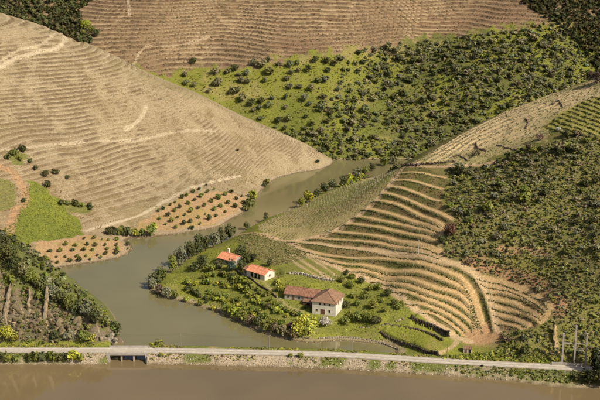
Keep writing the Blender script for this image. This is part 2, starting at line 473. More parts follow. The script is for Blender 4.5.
# far hill: brown terraces above, green grove below
mix(M1, C(.25, .175, .10))
mix(M1 * sstep(-.1, .4, n1 + .4 * n2) * .5, C(.36, .26, .145))
mix(M1 * brown * sstep(.1, .5, fbm(X * .5, Y, 22, 3, 303)) * .6, C(.19, .115, .07))
mix(M1 * brown * sstep(.55, .7, phB) * (.45 + .5 * sstep(-.3, .3, n2)), C(.125, .08, .048))  # bank shading put into the colour here too, with paler bench edges below
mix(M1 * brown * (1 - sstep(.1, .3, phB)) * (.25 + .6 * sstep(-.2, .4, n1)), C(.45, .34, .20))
mix(M1 * brown * sstep(.2, .5, n2 + n3 * .6) * .35, C(.12, .09, .05))
grove = M1 * (1 - brown)
mix(grove, C(.185, .19, .034)); mix(grove * sstep(.1, .5, fbm(X, Y, 14, 3, 306)) * .6, C(.30, .24, .10))
mix(grove * sstep(-.05, .45, n1 + .4 * n2) * .75, GRASS)
mix(grove * sstep(.15, .5, n2 + .4 * n3) * .35, KHAKI)
mix(grove * sstep(-10, 50, X - 30 + 12 * n1) * sstep(-.5, .2, n2 + n1) * .75, OLIVE * 1.1)
# spur
mix(M2, KHAKI * .9)
mix(M2 * sstep(-.1, .35, n1 + .6 * n2) * .7, GRASS * .9)
mix(M2 * sstep(.15, .5, n2 + .5 * n3) * .3, SOIL)
lowR = M2 * (1 - sstep(9, 13, H)) * (1 - sstep(60, 80, X))
mix(lowR * .8, C(.185, .2, .035))
mix(lowR * sstep(-.1, .3, n2 + .3 * n1) * .7, C(.25, .26, .04)); mix(lowR * sstep(.15, .5, fbm(X, Y, 9, 3, 307)) * .5, C(.26, .21, .09))
# scrub hillside
scrubR_px = [(449, 170), (480, 168), (505, 159), (520, 150), (546, 147), (570, 134), (600, 139), (650, 145), (650, 365), (600, 366), (560, 360), (505, 357), (503, 334), (518, 332), (536, 331), (550, 321), (557, 308), (546, 296), (526, 285), (503, 277), (478, 272), (463, 262), (444, 256), (444, 233), (456, 219), (443, 200), (451, 180)]
scrubR = hits(scrubR_px)[:, :2]
mSc = inside(pn_x, pn_y, scrubR).astype(float) * M2
mix(mSc, C(.185, .165, .06))
mix(mSc * sstep(-.15, .3, n1 + .5 * n2) * .8, C(.2, .195, .05)); mix(mSc * sstep(.0, .35, n4 + .4 * n2) * .6, C(.28, .26, .055))
mix(mSc * sstep(.25, .55, n2) * .3, C(.24, .17, .085))
dd, _, _ = seg_dist(X, Y, hits([(470, 268), (505, 276), (530, 284), (548, 296), (560, 305)])[:, :2])
mix(mSc * (1 - sstep(2.5, 6, dd + 2 * n2)), C(.36, .21, .11))
dd, _, _ = seg_dist(X, Y, hits([(500, 250), (530, 250), (546, 253)])[:, :2])
mix(mSc * (1 - sstep(.8, 2.5, dd + n2)), C(.40, .25, .13))
# terraces
mix(bank * M2, C(.215, .16, .07))
mix(bank * M2 * sstep(-.25, .25, n2 + .5 * n1 + .3 * n3) * .75, C(.125, .135, .036))
mix(bank * M2 * sstep(.3, .6, n3 + .5 * n2) * .35, C(.12, .075, .04))
mix(bench * M2, C(.49, .335, .16))
# crest fields
mix(mCr * 1.0, C(.52, .40, .215))
mix(mCr * sstep(-.1, .3, n1 + .4 * n2) * .55, C(.27, .27, .075))
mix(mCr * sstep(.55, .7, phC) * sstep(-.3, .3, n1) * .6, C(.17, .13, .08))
mRw = inside(pn_x * .3 + X * .7, pn_y * .3 + Y * .7, rows_poly) * M2
mix(mRw, C(.30, .27, .07))
# vineyard sheet on the inlet side of the spur
light_px = [(258, 226), (280, 215), (305, 203), (335, 190), (365, 178), (392, 172), (400, 169), (391, 181), (372, 201), (361, 211), (349, 220), (334, 229), (317, 235), (286, 240), (262, 234)]
light_poly = hits(light_px)[:, :2]
mLi = inside(pn_x * .4 + X * .6, pn_y * .4 + Y * .6, light_poly) * M2
mix(mLi, C(.38, .30, .13))
mix(mLi * sstep(-.1, .35, n1 + .5 * n2) * .8, C(.23, .235, .06))
tri_px = [(238, 236), (252, 233), (287, 243), (312, 256), (296, 262), (275, 266), (262, 262), (246, 255), (238, 246)]
tri_poly = hits(tri_px)[:, :2]
mTr = inside(pn_x * .4 + X * .6, pn_y * .4 + Y * .6, tri_poly) * M2
mix(mTr, C(.23, .195, .08))
mix(mTr * sstep(-.1, .35, n1 + .5 * n2) * .7, C(.15, .165, .045))
# green meadow inside the walls
mead = inside(X, Y, hits([(383, 332), (398, 327), (420, 331), (436, 338), (444, 344), (440, 354), (428, 350), (412, 344), (396, 337)])[:, :2]) * M2
mix(mead, LIME * 1.0); mix(mead * sstep(-.1, .4, n2), C(.26, .23, .06))
# bare orange ground where the terrace tracks meet
dd = np.hypot(X - hit(484, 336)[0], (Y - hit(484, 336)[1]) * .8)
mix(M2 * (1 - sstep(5, 10, dd + 2.5 * n2)), C(.43, .265, .135))
# cliff
mix(M3, ROCK * .72)
gyc, gxc = np.gradient(H, gy, gx); steep = np.hypot(gyc, gxc)
mix(M3 * sstep(.1, .4, n2 + .4 * n3) * .7, C(.15, .115, .065))
mix(M3 * (1 - sstep(.5, 1.0, steep)) * .85, GRASS * .9)
mix(M3 * sstep(.25, .5, n1 + n2 * .5) * .6, OLIVE)
mix(M3 * (1 - sstep(3.6, 5.0, H)) * (1 - sstep(9, 13, dR)), LIME * .95); mix(M3 * (Y > 500), OLIVE * 1.3)
# zones on the left hill's foot
g = inside(pn_x, pn_y, poly['grass']) * M0
mix(g, GRASS * 1.15); mix(g * sstep(-.1, .4, n2 + .3 * n1) * .7, LIME)
o1 = (inside(pn_x, pn_y, poly['orange1']) | inside(pn_x, pn_y, poly['orange2'])) * M0
mix(o1 * .95, ORANGE); mix(o1 * sstep(.0, .4, n2 + .4 * n3) * .55, C(.36, .27, .09)); mix(o1 * sstep(.3, .6, n3) * .4, KHAKI)
g2 = inside(pn_x, pn_y, hits([(60, 206), (70, 202), (96, 208), (92, 214), (72, 214)])[:, :2]) * M0; mix(g2 * .8, GRASS)
g2 = inside(pn_x, pn_y, hits([(0, 178), (12, 182), (16, 195), (12, 208), (0, 214), (-20, 210), (-20, 180)])[:, :2]) * M0; mix(g2 * .7, GRASS)
g2 = inside(pn_x, pn_y, hits([(6, 155), (18, 150), (28, 158), (20, 168), (10, 166)])[:, :2]) * M0; mix(g2 * .8, GRASS)
# causeway
mix(M4, ROCK)
mix(M4 * (sdR > 2.6), C(.17, .19, .04)); mix(M4 * (sdR > 2.6) * sstep(0, .4, n2), C(.28, .22, .09))
mix(M4 * (sdR < -2.9), C(.36, .29, .2)); mix(M4 * (sdR < -2.9) * sstep(-.05, .3, n2 + .4 * n1), C(.14, .155, .04))
mix(M4 * wide * (sdR < -2.9) * .85, GRASS * .85)
# tracks and paths
def track(px_line, w, c, k=1.0, wig=.5):
    l = smooth_line(hits(px_line)[:, :2], 4)
    d, _, _ = seg_dist(X, Y, l)
    mix(k * (1 - sstep(w * .6, w, d + wig * n2)), c)
    return l
track([(402, 168), (392, 182), (383, 192), (373, 203), (362, 213), (350, 222), (335, 231), (318, 237), (288, 241)], 2.1, TAN * .98)
track([(236, 235), (253, 233), (270, 237), (288, 242), (302, 249), (315, 256), (328, 263), (340, 268.5), (358, 276), (372, 281), (386, 287), (400, 297), (418, 311.5), (436, 323.5), (450, 331), (460, 338), (470, 342)], 2.0, TAN * .98)
track(U_PX[10], 1.9, TAN)
track([(402, 168), (425, 166.5), (450, 166), (480, 165), (500, 160)], 1.6, C(.42, .29, .17))
track([(292, 254), (310, 266), (328, 278)], 1.0, TAN, .8); track([(286, 257), (302, 267), (318, 277)], .9, TAN, .7); track([(300, 252), (318, 263), (335, 275)], .8, TAN, .7)
track([(262, 280), (272, 291), (281, 301), (292, 309), (303, 312)], 1.0, C(.33, .29, .12), .9)
track([(450, 335), (456, 341), (452, 347), (440, 353)], 1.3, TAN * .95, .8)
LT = C(.48, .395, .265)
track([(-20, 78), (0, 68), (18, 58), (50, 50), (62, 44), (66, 37), (62, 33)], 1.5, LT, .9); track([(62, 33), (42, 44), (20, 49), (0, 61), (-20, 72)], 1.0, LT, .7)
track([(146, 107), (141, 118), (125, 130)], 1.1, LT, .8); track([(-10, 149), (40, 146), (90, 142), (160, 136), (215, 131)], .9, LT, .6)
track([(86, 231), (110, 224), (135, 217), (160, 204), (180, 193), (206, 184), (240, 176)], 1.2, LT, .9)
track([(-10, 166), (6, 168), (16, 176), (25, 192), (24, 205), (12, 220), (-10, 230)], 2.6, C(.36, .225, .12), .9)
track([(130, 16), (128, 0)], .9, C(.42, .33, .22), .8); track([(115, 58), (140, 52), (170, 46), (210, 36)], 1.0, C(.40, .31, .2), .7)
# wet strip at the water line
mix((1 - sstep(.1, .5, H)) * 1.0, C(.14, .105, .06)); mix(sstep(.15, .45, H) * (1 - sstep(.7, 1.0, H + .3 * n3)) * .8, C(.33, .26, .17))

# ------------------------------------------------------------------ materials
def new_mat(name):
    m = bpy.data.materials.new(name); m.use_nodes = True
    nt = m.node_tree; b = nt.nodes['Principled BSDF']
    return m, nt, b
def nd(nt, t, **kw):
    n = nt.nodes.new(t)
    for k, v in kw.items(): setattr(n, k, v)
    return n
def noise_mul(nt, scale, lo, hi, detail=6.0, vec=None):
    tx = nd(nt, 'ShaderNodeTexNoise'); tx.inputs['Scale'].default_value = scale; tx.inputs['Detail'].default_value = detail
    tx.inputs['Roughness'].default_value = .65
    if vec is not None: nt.links.new(vec, tx.inputs['Vector'])
    mr = nd(nt, 'ShaderNodeMapRange'); mr.inputs[1].default_value = .3; mr.inputs[2].default_value = .7
    mr.inputs[3].default_value = lo; mr.inputs[4].default_value = hi
    nt.links.new(tx.outputs[0], mr.inputs[0])
    return tx, mr
def mulcol(nt, a, b):
    m = nd(nt, 'ShaderNodeVectorMath', operation='MULTIPLY')
    nt.links.new(a, m.inputs[0]); nt.links.new(b, m.inputs[1])
    return m.outputs[0]
def simple(name, c, rough=.85, scale=1.5, lo=.75, hi=1.2, bump=.3, dist=.05):
    m, nt, b = new_mat(name)
    rgb = nd(nt, 'ShaderNodeRGB'); rgb.outputs[0].default_value = (*c, 1)
    tc = nd(nt, 'ShaderNodeTexCoord')
    tx, mr = noise_mul(nt, scale, lo, hi, 6, tc.outputs['Object'])
    nt.links.new(mulcol(nt, rgb.outputs[0], mr.outputs[0]), b.inputs['Base Color'])
    b.inputs['Roughness'].default_value = rough
    b.inputs['Specular IOR Level'].default_value = .25
    bp = nd(nt, 'ShaderNodeBump'); bp.inputs['Strength'].default_value = bump; bp.inputs['Distance'].default_value = dist
    nt.links.new(tx.outputs[0], bp.inputs['Height']); nt.links.new(bp.outputs[0], b.inputs['Normal'])
    return m

def ground_material():
    m, nt, b = new_mat('ground')
    at = nd(nt, 'ShaderNodeAttribute', attribute_name='Col')
    tc = nd(nt, 'ShaderNodeTexCoord')
    tx1, r1 = noise_mul(nt, 1.5, .62, 1.38, 10, tc.outputs['Object'])
    tx2, r2 = noise_mul(nt, 3.1, .62, 1.38, 5, tc.outputs['Object'])
    c = mulcol(nt, mulcol(nt, at.outputs['Color'], r1.outputs[0]), r2.outputs[0])
    nt.links.new(c, b.inputs['Base Color'])
    b.inputs['Roughness'].default_value = 1.0
    b.inputs['Specular IOR Level'].default_value = .05
    bp = nd(nt, 'ShaderNodeBump'); bp.inputs['Strength'].default_value = .6; bp.inputs['Distance'].default_value = .22
    nt.links.new(tx1.outputs[0], bp.inputs['Height'])
    bp2 = nd(nt, 'ShaderNodeBump'); bp2.inputs['Strength'].default_value = .6; bp2.inputs['Distance'].default_value = .12
    nt.links.new(tx2.outputs[0], bp2.inputs['Height']); nt.links.new(bp.outputs[0], bp2.inputs['Normal'])
    nt.links.new(bp2.outputs[0], b.inputs['Normal'])
    return m
def leaf_material():
    m, nt, b = new_mat('foliage')
    at = nd(nt, 'ShaderNodeAttribute', attribute_name='Col')
    oi = nd(nt, 'ShaderNodeObjectInfo')
    c = mulcol(nt, at.outputs['Color'], oi.outputs['Color'])
    nt.links.new(c, b.inputs['Base Color'])
    b.inputs['Roughness'].default_value = .7
    b.inputs['Specular IOR Level'].default_value = .15
    tr = nd(nt, 'ShaderNodeBsdfTranslucent'); nt.links.new(c, tr.inputs['Color'])
    mx = nd(nt, 'ShaderNodeMixShader'); mx.inputs[0].default_value = .2
    nt.links.new(b.outputs[0], mx.inputs[1]); nt.links.new(tr.outputs[0], mx.inputs[2])
    nt.links.new(mx.outputs[0], nt.nodes['Material Output'].inputs['Surface'])
    return m
def stone_attr_material():
    m, nt, b = new_mat('stone')
    at = nd(nt, 'ShaderNodeAttribute', attribute_name='Col')
    tc = nd(nt, 'ShaderNodeTexCoord')
    tx, r1 = noise_mul(nt, 1.3, .65, 1.35, 8, tc.outputs['Object'])
    nt.links.new(mulcol(nt, at.outputs['Color'], r1.outputs[0]), b.inputs['Base Color'])
    b.inputs['Roughness'].default_value = .9; b.inputs['Specular IOR Level'].default_value = .2
    bp = nd(nt, 'ShaderNodeBump'); bp.inputs['Strength'].default_value = .8; bp.inputs['Distance'].default_value = .2
    nt.links.new(tx.outputs[0], bp.inputs['Height']); nt.links.new(bp.outputs[0], b.inputs['Normal'])
    return m
def water_material(name, wc):
    m, nt, b = new_mat(name)
    tc = nd(nt, 'ShaderNodeTexCoord')
    tx0, r0 = noise_mul(nt, .012, .85, 1.15, 3, tc.outputs['Object'])
    rgb = nd(nt, 'ShaderNodeRGB'); rgb.outputs[0].default_value = (*wc, 1)
    nt.links.new(mulcol(nt, rgb.outputs[0], r0.outputs[0]), b.inputs['Base Color'])
    b.inputs['Roughness'].default_value = .04
    b.inputs['IOR'].default_value = 1.6
    b.inputs['Specular IOR Level'].default_value = .6
    mp = nd(nt, 'ShaderNodeMapping'); mp.inputs['Scale'].default_value = (.5, 1.0, 1)
    nt.links.new(tc.outputs['Object'], mp.inputs['Vector'])
    tx, _ = noise_mul(nt, .9, 0, 1, 4, mp.outputs[0])
    bp = nd(nt, 'ShaderNodeBump'); bp.inputs['Strength'].default_value = .07; bp.inputs['Distance'].default_value = .12
    nt.links.new(tx.outputs[0], bp.inputs['Height']); nt.links.new(bp.outputs[0], b.inputs['Normal'])
    return m
def roof_material(name, c):
    m, nt, b = new_mat(name)
    tc = nd(nt, 'ShaderNodeTexCoord')
    rgb = nd(nt, 'ShaderNodeRGB'); rgb.outputs[0].default_value = (*c, 1)
    tx, r1 = noise_mul(nt, .9, .62, 1.3, 6, tc.outputs['Object'])
    tx2, r2 = noise_mul(nt, 5.0, .75, 1.25, 2, tc.outputs['Object'])
    nt.links.new(mulcol(nt, mulcol(nt, rgb.outputs[0], r1.outputs[0]), r2.outputs[0]), b.inputs['Base Color'])
    b.inputs['Roughness'].default_value = .85; b.inputs['Specular IOR Level'].default_value = .2
    bp = nd(nt, 'ShaderNodeBump'); bp.inputs['Strength'].default_value = .5; bp.inputs['Distance'].default_value = .06
    nt.links.new(tx2.outputs[0], bp.inputs['Height']); nt.links.new(bp.outputs[0], b.inputs['Normal'])
    return m
M = dict(ground=ground_material(), leaf=leaf_material(), stone=stone_attr_material(), water=water_material('river_water', (.19, .138, .07)), inlet=water_material('inlet_water', (.195, .172, .08)),
         roof_old=roof_material('old_clay_tile', (.30, .155, .10)), roof_brown=roof_material('brown_clay_tile', (.27, .16, .10)), roof_new=roof_material('orange_clay_tile', (.62, .27, .15)),
         white=simple('whitewash', (.78, .72, .60), .9, .5, .68, 1.1, .2), plaster=simple('grey_plaster', (.46, .41, .34), .9, .7, .7, 1.15, .3), bark=simple('bark', (.10, .075, .05), .95, 6, .6, 1.3, .5),
         dark=simple('dark_opening', (.025, .02, .018), .6, 2), wood=simple('brown_wood', (.16, .085, .05), .8, 3), road=simple('gravel_road', (.44, .39, .31), .95, .8, .78, 1.15, .5),
         concrete=simple('concrete', (.40, .36, .31), .9, .8, .7, 1.15, .3), pole=simple('weathered_pole', (.22, .19, .16), .8, 3), pale_pole=simple('pale_post', (.55, .50, .42), .8, 3), metal=simple('dull_metal', (.25, .25, .25), .6, 3),
         red=simple('red_brown_paint', (.22, .07, .04), .8, 3), wire=simple('wire', (.06, .06, .06), .7, 3))

# ------------------------------------------------------------------ terrain: meshes
keep_v = H > -4.6
gyh, gxh = np.gradient(H, gy, gx)
N = np.stack([-gxh, -gyh, np.ones_like(H)], axis=-1); N /= np.linalg.norm(N, axis=-1, keepdims=True)
VX = np.stack([X, Y, H], axis=-1).reshape(-1, 3)
VN = N.reshape(-1, 3); VC = col.reshape(-1, 3)
iy, ix = np.mgrid[0:NY - 1, 0:NX - 1]
q = np.stack([iy * NX + ix, iy * NX + ix + 1, (iy + 1) * NX + ix + 1, (iy + 1) * NX + ix], axis=-1).reshape(-1, 4)
qs = sheet[:-1, :-1].reshape(-1); qt = tidx[:-1, :-1].reshape(-1)
qk = (keep_v[:-1, :-1] | keep_v[1:, 1:]).reshape(-1)
def terrain_piece(name, mask, parent=None):
    Q = q[mask & qk]
    if len(Q) == 0: return None
    ids, inv = np.unique(Q.ravel(), return_inverse=True)
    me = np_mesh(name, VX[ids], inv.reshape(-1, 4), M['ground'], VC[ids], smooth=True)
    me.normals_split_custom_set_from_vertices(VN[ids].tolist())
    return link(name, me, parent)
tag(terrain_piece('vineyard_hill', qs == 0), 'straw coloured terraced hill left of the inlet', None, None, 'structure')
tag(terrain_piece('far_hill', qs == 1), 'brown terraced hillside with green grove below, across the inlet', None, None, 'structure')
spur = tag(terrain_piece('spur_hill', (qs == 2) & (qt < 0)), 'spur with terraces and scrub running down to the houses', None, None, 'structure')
for t in sorted(set(qt[(qs == 2) & (qt >= 0)].tolist())):
    o = terrain_piece('terrace', (qs == 2) & (qt == t), spur)
tag(terrain_piece('rock_cliff', qs == 3), 'rocky bluff beside the road', None, None, 'structure')
tag(terrain_piece('causeway_bank', qs == 4), 'stony bank carrying the road', None, None, 'structure')

n_ = len(road_line)
rl = np.c_[road_line, np.zeros(n_)]
ex0, ex1 = (-900, rl[0][1], 0), (900, rl[-1][1], 0)
edge = np.vstack([[ex0], rl, [ex1]]); n_ = len(edge)
front = edge.copy(); front[:, 1] = -200; back = edge.copy(); back[:, 1] = 1100
Qf = [(n_ + i, n_ + i + 1, i + 1, i) for i in range(n_ - 1)]
tag(link('river', np_mesh('river', np.vstack([edge, front]), Qf, M['water'])), 'muddy brown river in front of the causeway', None, None, 'structure')
Qb = [(i, i + 1, n_ + i + 1, n_ + i) for i in range(n_ - 1)]
tag(link('inlet_water', np_mesh('inlet_water', np.vstack([edge, back]), Qb, M['inlet'])), 'grey green water of the winding inlet', None, None, 'structure')

# road ribbon
def ribbon(line, w0, w1, zf, name, mat):
    l = np.array(line); t = np.gradient(l, axis=0); t /= np.linalg.norm(t, axis=1, keepdims=True)
    nrm = np.stack([-t[:, 1], t[:, 0]], axis=1)
    a = l + nrm * w0; b = l + nrm * w1
    V = np.concatenate([np.c_[a, zf(a)], np.c_[b, zf(b)]]); n = len(l)
    Q = [(n + i, n + i + 1, i + 1, i) for i in range(n - 1)]
    return np_mesh(name, V, Q, mat)
tag(link('road', ribbon(road_line, 2.3, -2.5, lambda p: np.full(len(p), ROAD_Z + .004), 'road', M['road'])), 'pale gravel road along the causeway', None, None, 'structure')

road_ob = bpy.data.objects['road']
M['track'] = simple('worn_wheel_track', (.56, .50, .41), .95, .6, .7, 1.2, .4)
for w0 in (1.35, -.75):
    link('wheel_track', ribbon(road_line, w0, w0 - .75, lambda p: np.full(len(p), ROAD_Z + .010), 'wheel_track', M['track']), road_ob)
# ------------------------------------------------------------------ stones
_ico_v = None
def rock_shape(seed, sub=1):
    import bmesh
    bm = bmesh.new(); bmesh.ops.create_icosphere(bm, subdivisions=sub, radius=.5)
    r = np.random.default_rng(seed)
    V = np.array([v.co[:] for v in bm.verts]); T = np.array([[v.index for v in f.verts] for f in bm.faces]); bm.free()
    for _ in range(7):                                # chisel flat faces
        d = r.normal(size=3); d /= np.linalg.norm(d); k = r.uniform(.22, .4)
        p = V @ d; V -= np.outer(np.clip(p - k, 0, None), d)
    return V + r.normal(size=V.shape) * .025, T
ROCKS = [rock_shape(300 + k, 1) for k in range(8)]
def shard_shape(seed):
    r = np.random.default_rng(seed); v, t = rock_shape(seed, 1)
    v = np.clip(v * r.uniform(1.3, 2.2), -.5, .5) * (r.uniform(.6, 1.1), r.uniform(.35, .6), r.uniform(1.0, 1.7))
    a, b = r.uniform(-.5, .5), r.uniform(-.8, .1)
    return v @ np.array(Matrix.Rotation(a, 3, 'Y')) @ np.array(Matrix.Rotation(b, 3, 'X')), t
SHARDS = [shard_shape(340 + k) for k in range(10)]
def scatter_rocks(name, pts, sizes, colors, seed=1, flat=.7, shapes=None, turn=6.28):
    r = np.random.default_rng(seed); VV, TT, CC = [], [], []; n = 0
    for p, s, c in zip(pts, sizes, colors):
        v, t = (shapes or ROCKS)[r.integers(len(shapes or ROCKS))]
        a = r.uniform(-.5, .5) * turn; ca, sa = math.cos(a), math.sin(a)
        v = v * (s * r.uniform(.7, 1.3), s * r.uniform(.7, 1.3), s * flat)
        v = v @ np.array(((ca, sa, 0), (-sa, ca, 0), (0, 0, 1))) + p
        VV.append(v); TT.append(t + n); CC.append(np.tile(c, (len(v), 1))); n += len(v)
    return np_mesh(name, np.concatenate(VV), None, M['stone'], np.concatenate(CC), T=np.concatenate(TT))

def along(line, step, r, jitter=0.0):
    """points spaced along a polyline, with a side offset"""
    l = np.array(line); d = np.r_[0, np.cumsum(np.linalg.norm(np.diff(l, axis=0), axis=1))]
    s = np.arange(0, d[-1], step)
    s = s + r.uniform(-.5, .5, len(s)) * step
    p = np.c_[np.interp(s, d, l[:, 0]), np.interp(s, d, l[:, 1])]
    return p + r.normal(size=p.shape) * jitter

r_ = np.random.default_rng(5)
# rubble facing of the causeway
P = []
for off in np.arange(3.9, 7.4, .42):
    l = road_line.copy(); t = np.gradient(l, axis=0); t /= np.linalg.norm(t, axis=1, keepdims=True)
    P.append(along(l - np.c_[-t[:, 1], t[:, 0]] * off, .75, r_, .22))
P = np.concatenate(P)
P = P[(np.abs(P[:, 0]) < 190) & ~((P[:, 0] > BR0 - .5) & (P[:, 0] < BR1 + .5))]
z = zat(P[:, 0], P[:, 1]); k = (z > -.5) & (r_.random(len(P)) < np.where(P[:, 0] > 60, .45, .8)); P, z = P[k], z[k]
g = r_.uniform(.6, 1.25, len(P))[:, None] * np.where(r_.random(len(P))[:, None] < .5, C(.46, .40, .31), C(.33, .28, .21))
o = link('riprap', scatter_rocks('riprap', np.c_[P, z + .05], r_.uniform(.25, .7, len(P)), g, 6)); tag(o, 'pale rubble stones facing the causeway bank above the river', 'stones', None, 'stuff')
# stones along the other shores
P = []
for sh in (shoreL, shoreR):
    P.append(along(smooth_line([at_z(a, b, .2)[:2] for a, b in sh], 3), .8, r_, .45))
P = np.concatenate(P); z = zat(P[:, 0], P[:, 1]); k = (z > -.4) & (z < 1.2); P, z = P[k], z[k]
g = r_.uniform(.7, 1.3, len(P))[:, None] * C(.34, .27, .19)
o = link('shore_stones', scatter_rocks('shore_stones', np.c_[P, z], r_.uniform(.3, .9, len(P)), g, 7)); tag(o, 'small pale stones along the water line of the inlet', 'stones', None, 'stuff')

# outcrops standing out of the bluff
def outcrop(px, py, w, h, label, c, lean=0.0, name='rock_outcrop'):
    p = hit(px, py); r = np.random.default_rng(int(px * 13 + py * 7))
    root = empty(name, p, r.uniform(-.4, .4), label, 'rock', 'rocks standing out of the bluff')
    nu, nv = 14, max(8, int(h * 1.6)); V = []
    for j in range(nv + 1):
        f = j / nv; rad = w * .5 * (1.05 - .55 * f ** 1.5) * (1 if j < nv else .35)
        for i in range(nu):
            a = 2 * math.pi * i / nu
            cx, cy = math.copysign(abs(math.cos(a)) ** .55, math.cos(a)), math.copysign(abs(math.sin(a)) ** .55, math.sin(a))
            k = 1 + .8 * float(vnoise(px * 3 + i * 1.3, j * 1.1, 1.1, 5)) + .22 * float(vnoise(px + i * .5, j * .45, 1.3, 9))
            V.append((cx * rad * k + lean * f * w + .12 * w * float(vnoise(px, j * .8, 2.6, 3)), cy * rad * .7 * k + .45 + f * h * (.58 if px < 200 else .7), f * h - 1.0))
    Q = [(j * nu + i, j * nu + (i + 1) % nu, (j + 1) * nu + (i + 1) % nu, (j + 1) * nu + i) for j in range(nv) for i in range(nu)]
    cc = np.array([np.array(c) * (.75 + .4 * r.random()) for _ in V])
    link('slab', np_mesh('slab', V, Q, M['stone'], cc), root)
    for k in range(3):
        v, t = rock_shape(int(px * 31 + py + k * 101), 2)
        v = v * (w * r.uniform(.5, .9), w * .6, w * r.uniform(.6, 1.1)) + (r.normal() * w * .6, -.2 + r.normal() * .3, w * .2 * k)
        link('block', np_mesh('block', v, None, M['stone'], np.tile(np.array(c) * r.uniform(.7, 1.0), (len(v), 1)), T=t), root)
PALE_R, BROWN_R = (.285, .225, .14), (.20, .155, .09)
outcrop(43, 331, 1.7, 16, 'tallest pale yellow rock pillar in the middle of the bluff', PALE_R)
outcrop(28, 324, 1.3, 13, 'slim pale rock rib left of the tallest pillar on the bluff', PALE_R)
outcrop(3, 322, 1.8, 14, 'pale rock rib on the bluff at the left picture edge', PALE_R)
outcrop(97, 338, 2.4, 4.5, 'pale upright rock near the tip of the bluff', PALE_R)
outcrop(17, 336, 3.4, 6.5, 'brown rock slab low on the bluff between two pale ribs', BROWN_R)
outcrop(60, 333, 3.6, 6.0, 'brown rock slab right of the tallest pale pillar', BROWN_R)
outcrop(73, 330, 3.2, 5.5, 'slanting brown rock slab halfway to the bluff tip', BROWN_R, .5)
outcrop(85, 334, 3.0, 4.5, 'low brown rock slab beside the upright rock near the tip', BROWN_R)
outcrop(110, 341, 3.0, 3.6, 'grey rounded rock at the very tip of the bluff', (.30, .26, .19))
outcrop(557, 353, 1.8, 9.5, 'ochre rock rib left of the tall concrete posts', (.38, .275, .135), .7)

face = hits([(-15, 262), (2, 270), (30, 292), (60, 308), (90, 320), (112, 332), (114, 341), (60, 340), (0, 340), (-15, 340)])[:, :2]
P = face.min(0) + (face.max(0) - face.min(0)) * r_.random((5000, 2)); P = P[inside(P[:, 0], P[:, 1], face)][:330]
sz = .6 + 2.2 * r_.random(len(P)) ** 2; z = zat(P[:, 0], P[:, 1])
g = r_.uniform(.55, 1.3, len(P))[:, None] * np.where(r_.random(len(P))[:, None] < .3, C(.27, .21, .12), C(.16, .125, .07))
tag(link('cliff_rocks', scatter_rocks('cliff_rocks', np.c_[P, z - .25 * sz], sz, g, 8, 1.0, SHARDS, 1.2)), 'jagged brown rocks breaking out of the bluff face', 'rocks', None, 'stuff')

# ------------------------------------------------------------------ dry-stone walls
def stone_wall(name, line, h, th, label, c, cat='wall', step=1.1, seed=3, z0=None, group=None, hvar=.18):
    """a wall of courses of single stones along a polyline; every stone is a piece of its own"""
    r = np.random.default_rng(seed)
    l = np.array(line); d = np.r_[0, np.cumsum(np.linalg.norm(np.diff(l, axis=0), axis=1))]
    root = empty(name, (l[0][0], l[0][1], float(zat(*l[0]))), 0, label, cat, group)
    n = max(1, int(h / .55)); ch = h / n
    VV, TT, CC = [], [], []; cnt = 0
    for k in range(n):
        s = r.uniform(0, step) * .5
        while s < d[-1]:
            w = step * r.uniform(.6, 1.4)
            x = np.interp(s, d, l[:, 0]); y = np.interp(s, d, l[:, 1])
            x2 = np.interp(s + .3, d, l[:, 0]); y2 = np.interp(s + .3, d, l[:, 1])
            a = math.atan2(y2 - y, x2 - x + 1e-9)
            zz = float(min(zat(x, y), zat(x + math.sin(a) * 1.2, y - math.cos(a) * 1.2)))
            v, t = ROCKS[r.integers(len(ROCKS))]
            v = np.clip(v * 2.1, -.5, .5) * (w * 1.05, th, ch * r.uniform(1.0, 1.2))
            ca, sa = math.cos(a), math.sin(a)
            v = v @ np.array(((ca, sa, 0), (-sa, ca, 0), (0, 0, 1))) + (x, y, zz + ch * (k + .45) + r.normal() * .03)
            VV.append(v); TT.append(t + cnt); CC.append(np.tile(np.array(c) * r.uniform(.65, 1.35), (len(v), 1))); cnt += len(v)
            s += w
    o = link('stones', np_mesh('stones', np.concatenate(VV) - np.array(root.location), None, M['stone'], np.concatenate(CC), T=np.concatenate(TT)), root)
    o['kind'] = 'stuff'
    return root
SCHIST = (.105, .08, .06)
stone_wall('retaining_wall', W1, 2.5, .7, 'tall dark retaining wall below the diagonal vineyard track', SCHIST, seed=11)
stone_wall('retaining_wall', W2, 1.0, .5, 'low dark curved wall around the upper edge of the green meadow', SCHIST, seed=12)
stone_wall('retaining_wall', W3, 2.0, .7, 'dark retaining wall along the lower edge of the green meadow', SCHIST, seed=13)
stone_wall('rubble_wall', smooth_line(hits([(289, 274), (300, 274.5), (312, 277.5), (324, 280), (335, 281.5)])[:, :2], 4), 1.2, .9, 'broken pale stone wall behind the white house', (.40, .35, .27), seed=14)
stone_wall('garden_wall', smooth_line(hits([(236, 270), (246, 276.5), (256, 283), (268, 291), (277, 298)])[:, :2], 4), 1.2, .5, 'dark garden wall running downhill in front of the small cottage', (.13, .10, .075), seed=15)
stone_wall('garden_wall', smooth_line(hits([(360, 327.5), (375, 327), (392, 322.5), (405, 319)])[:, :2], 4), .8, .5, 'pale low garden wall leading to the tall dark retaining wall', (.30, .25, .18), seed=16)
stone_wall('shore_wall', smooth_line(hits([(318, 338.5), (345, 337.5), (362, 339), (374, 341), (386, 345), (398, 350)])[:, :2], 4), .9, .6, 'low pale stone wall along the shore below the garden', (.30, .25, .18), seed=17)
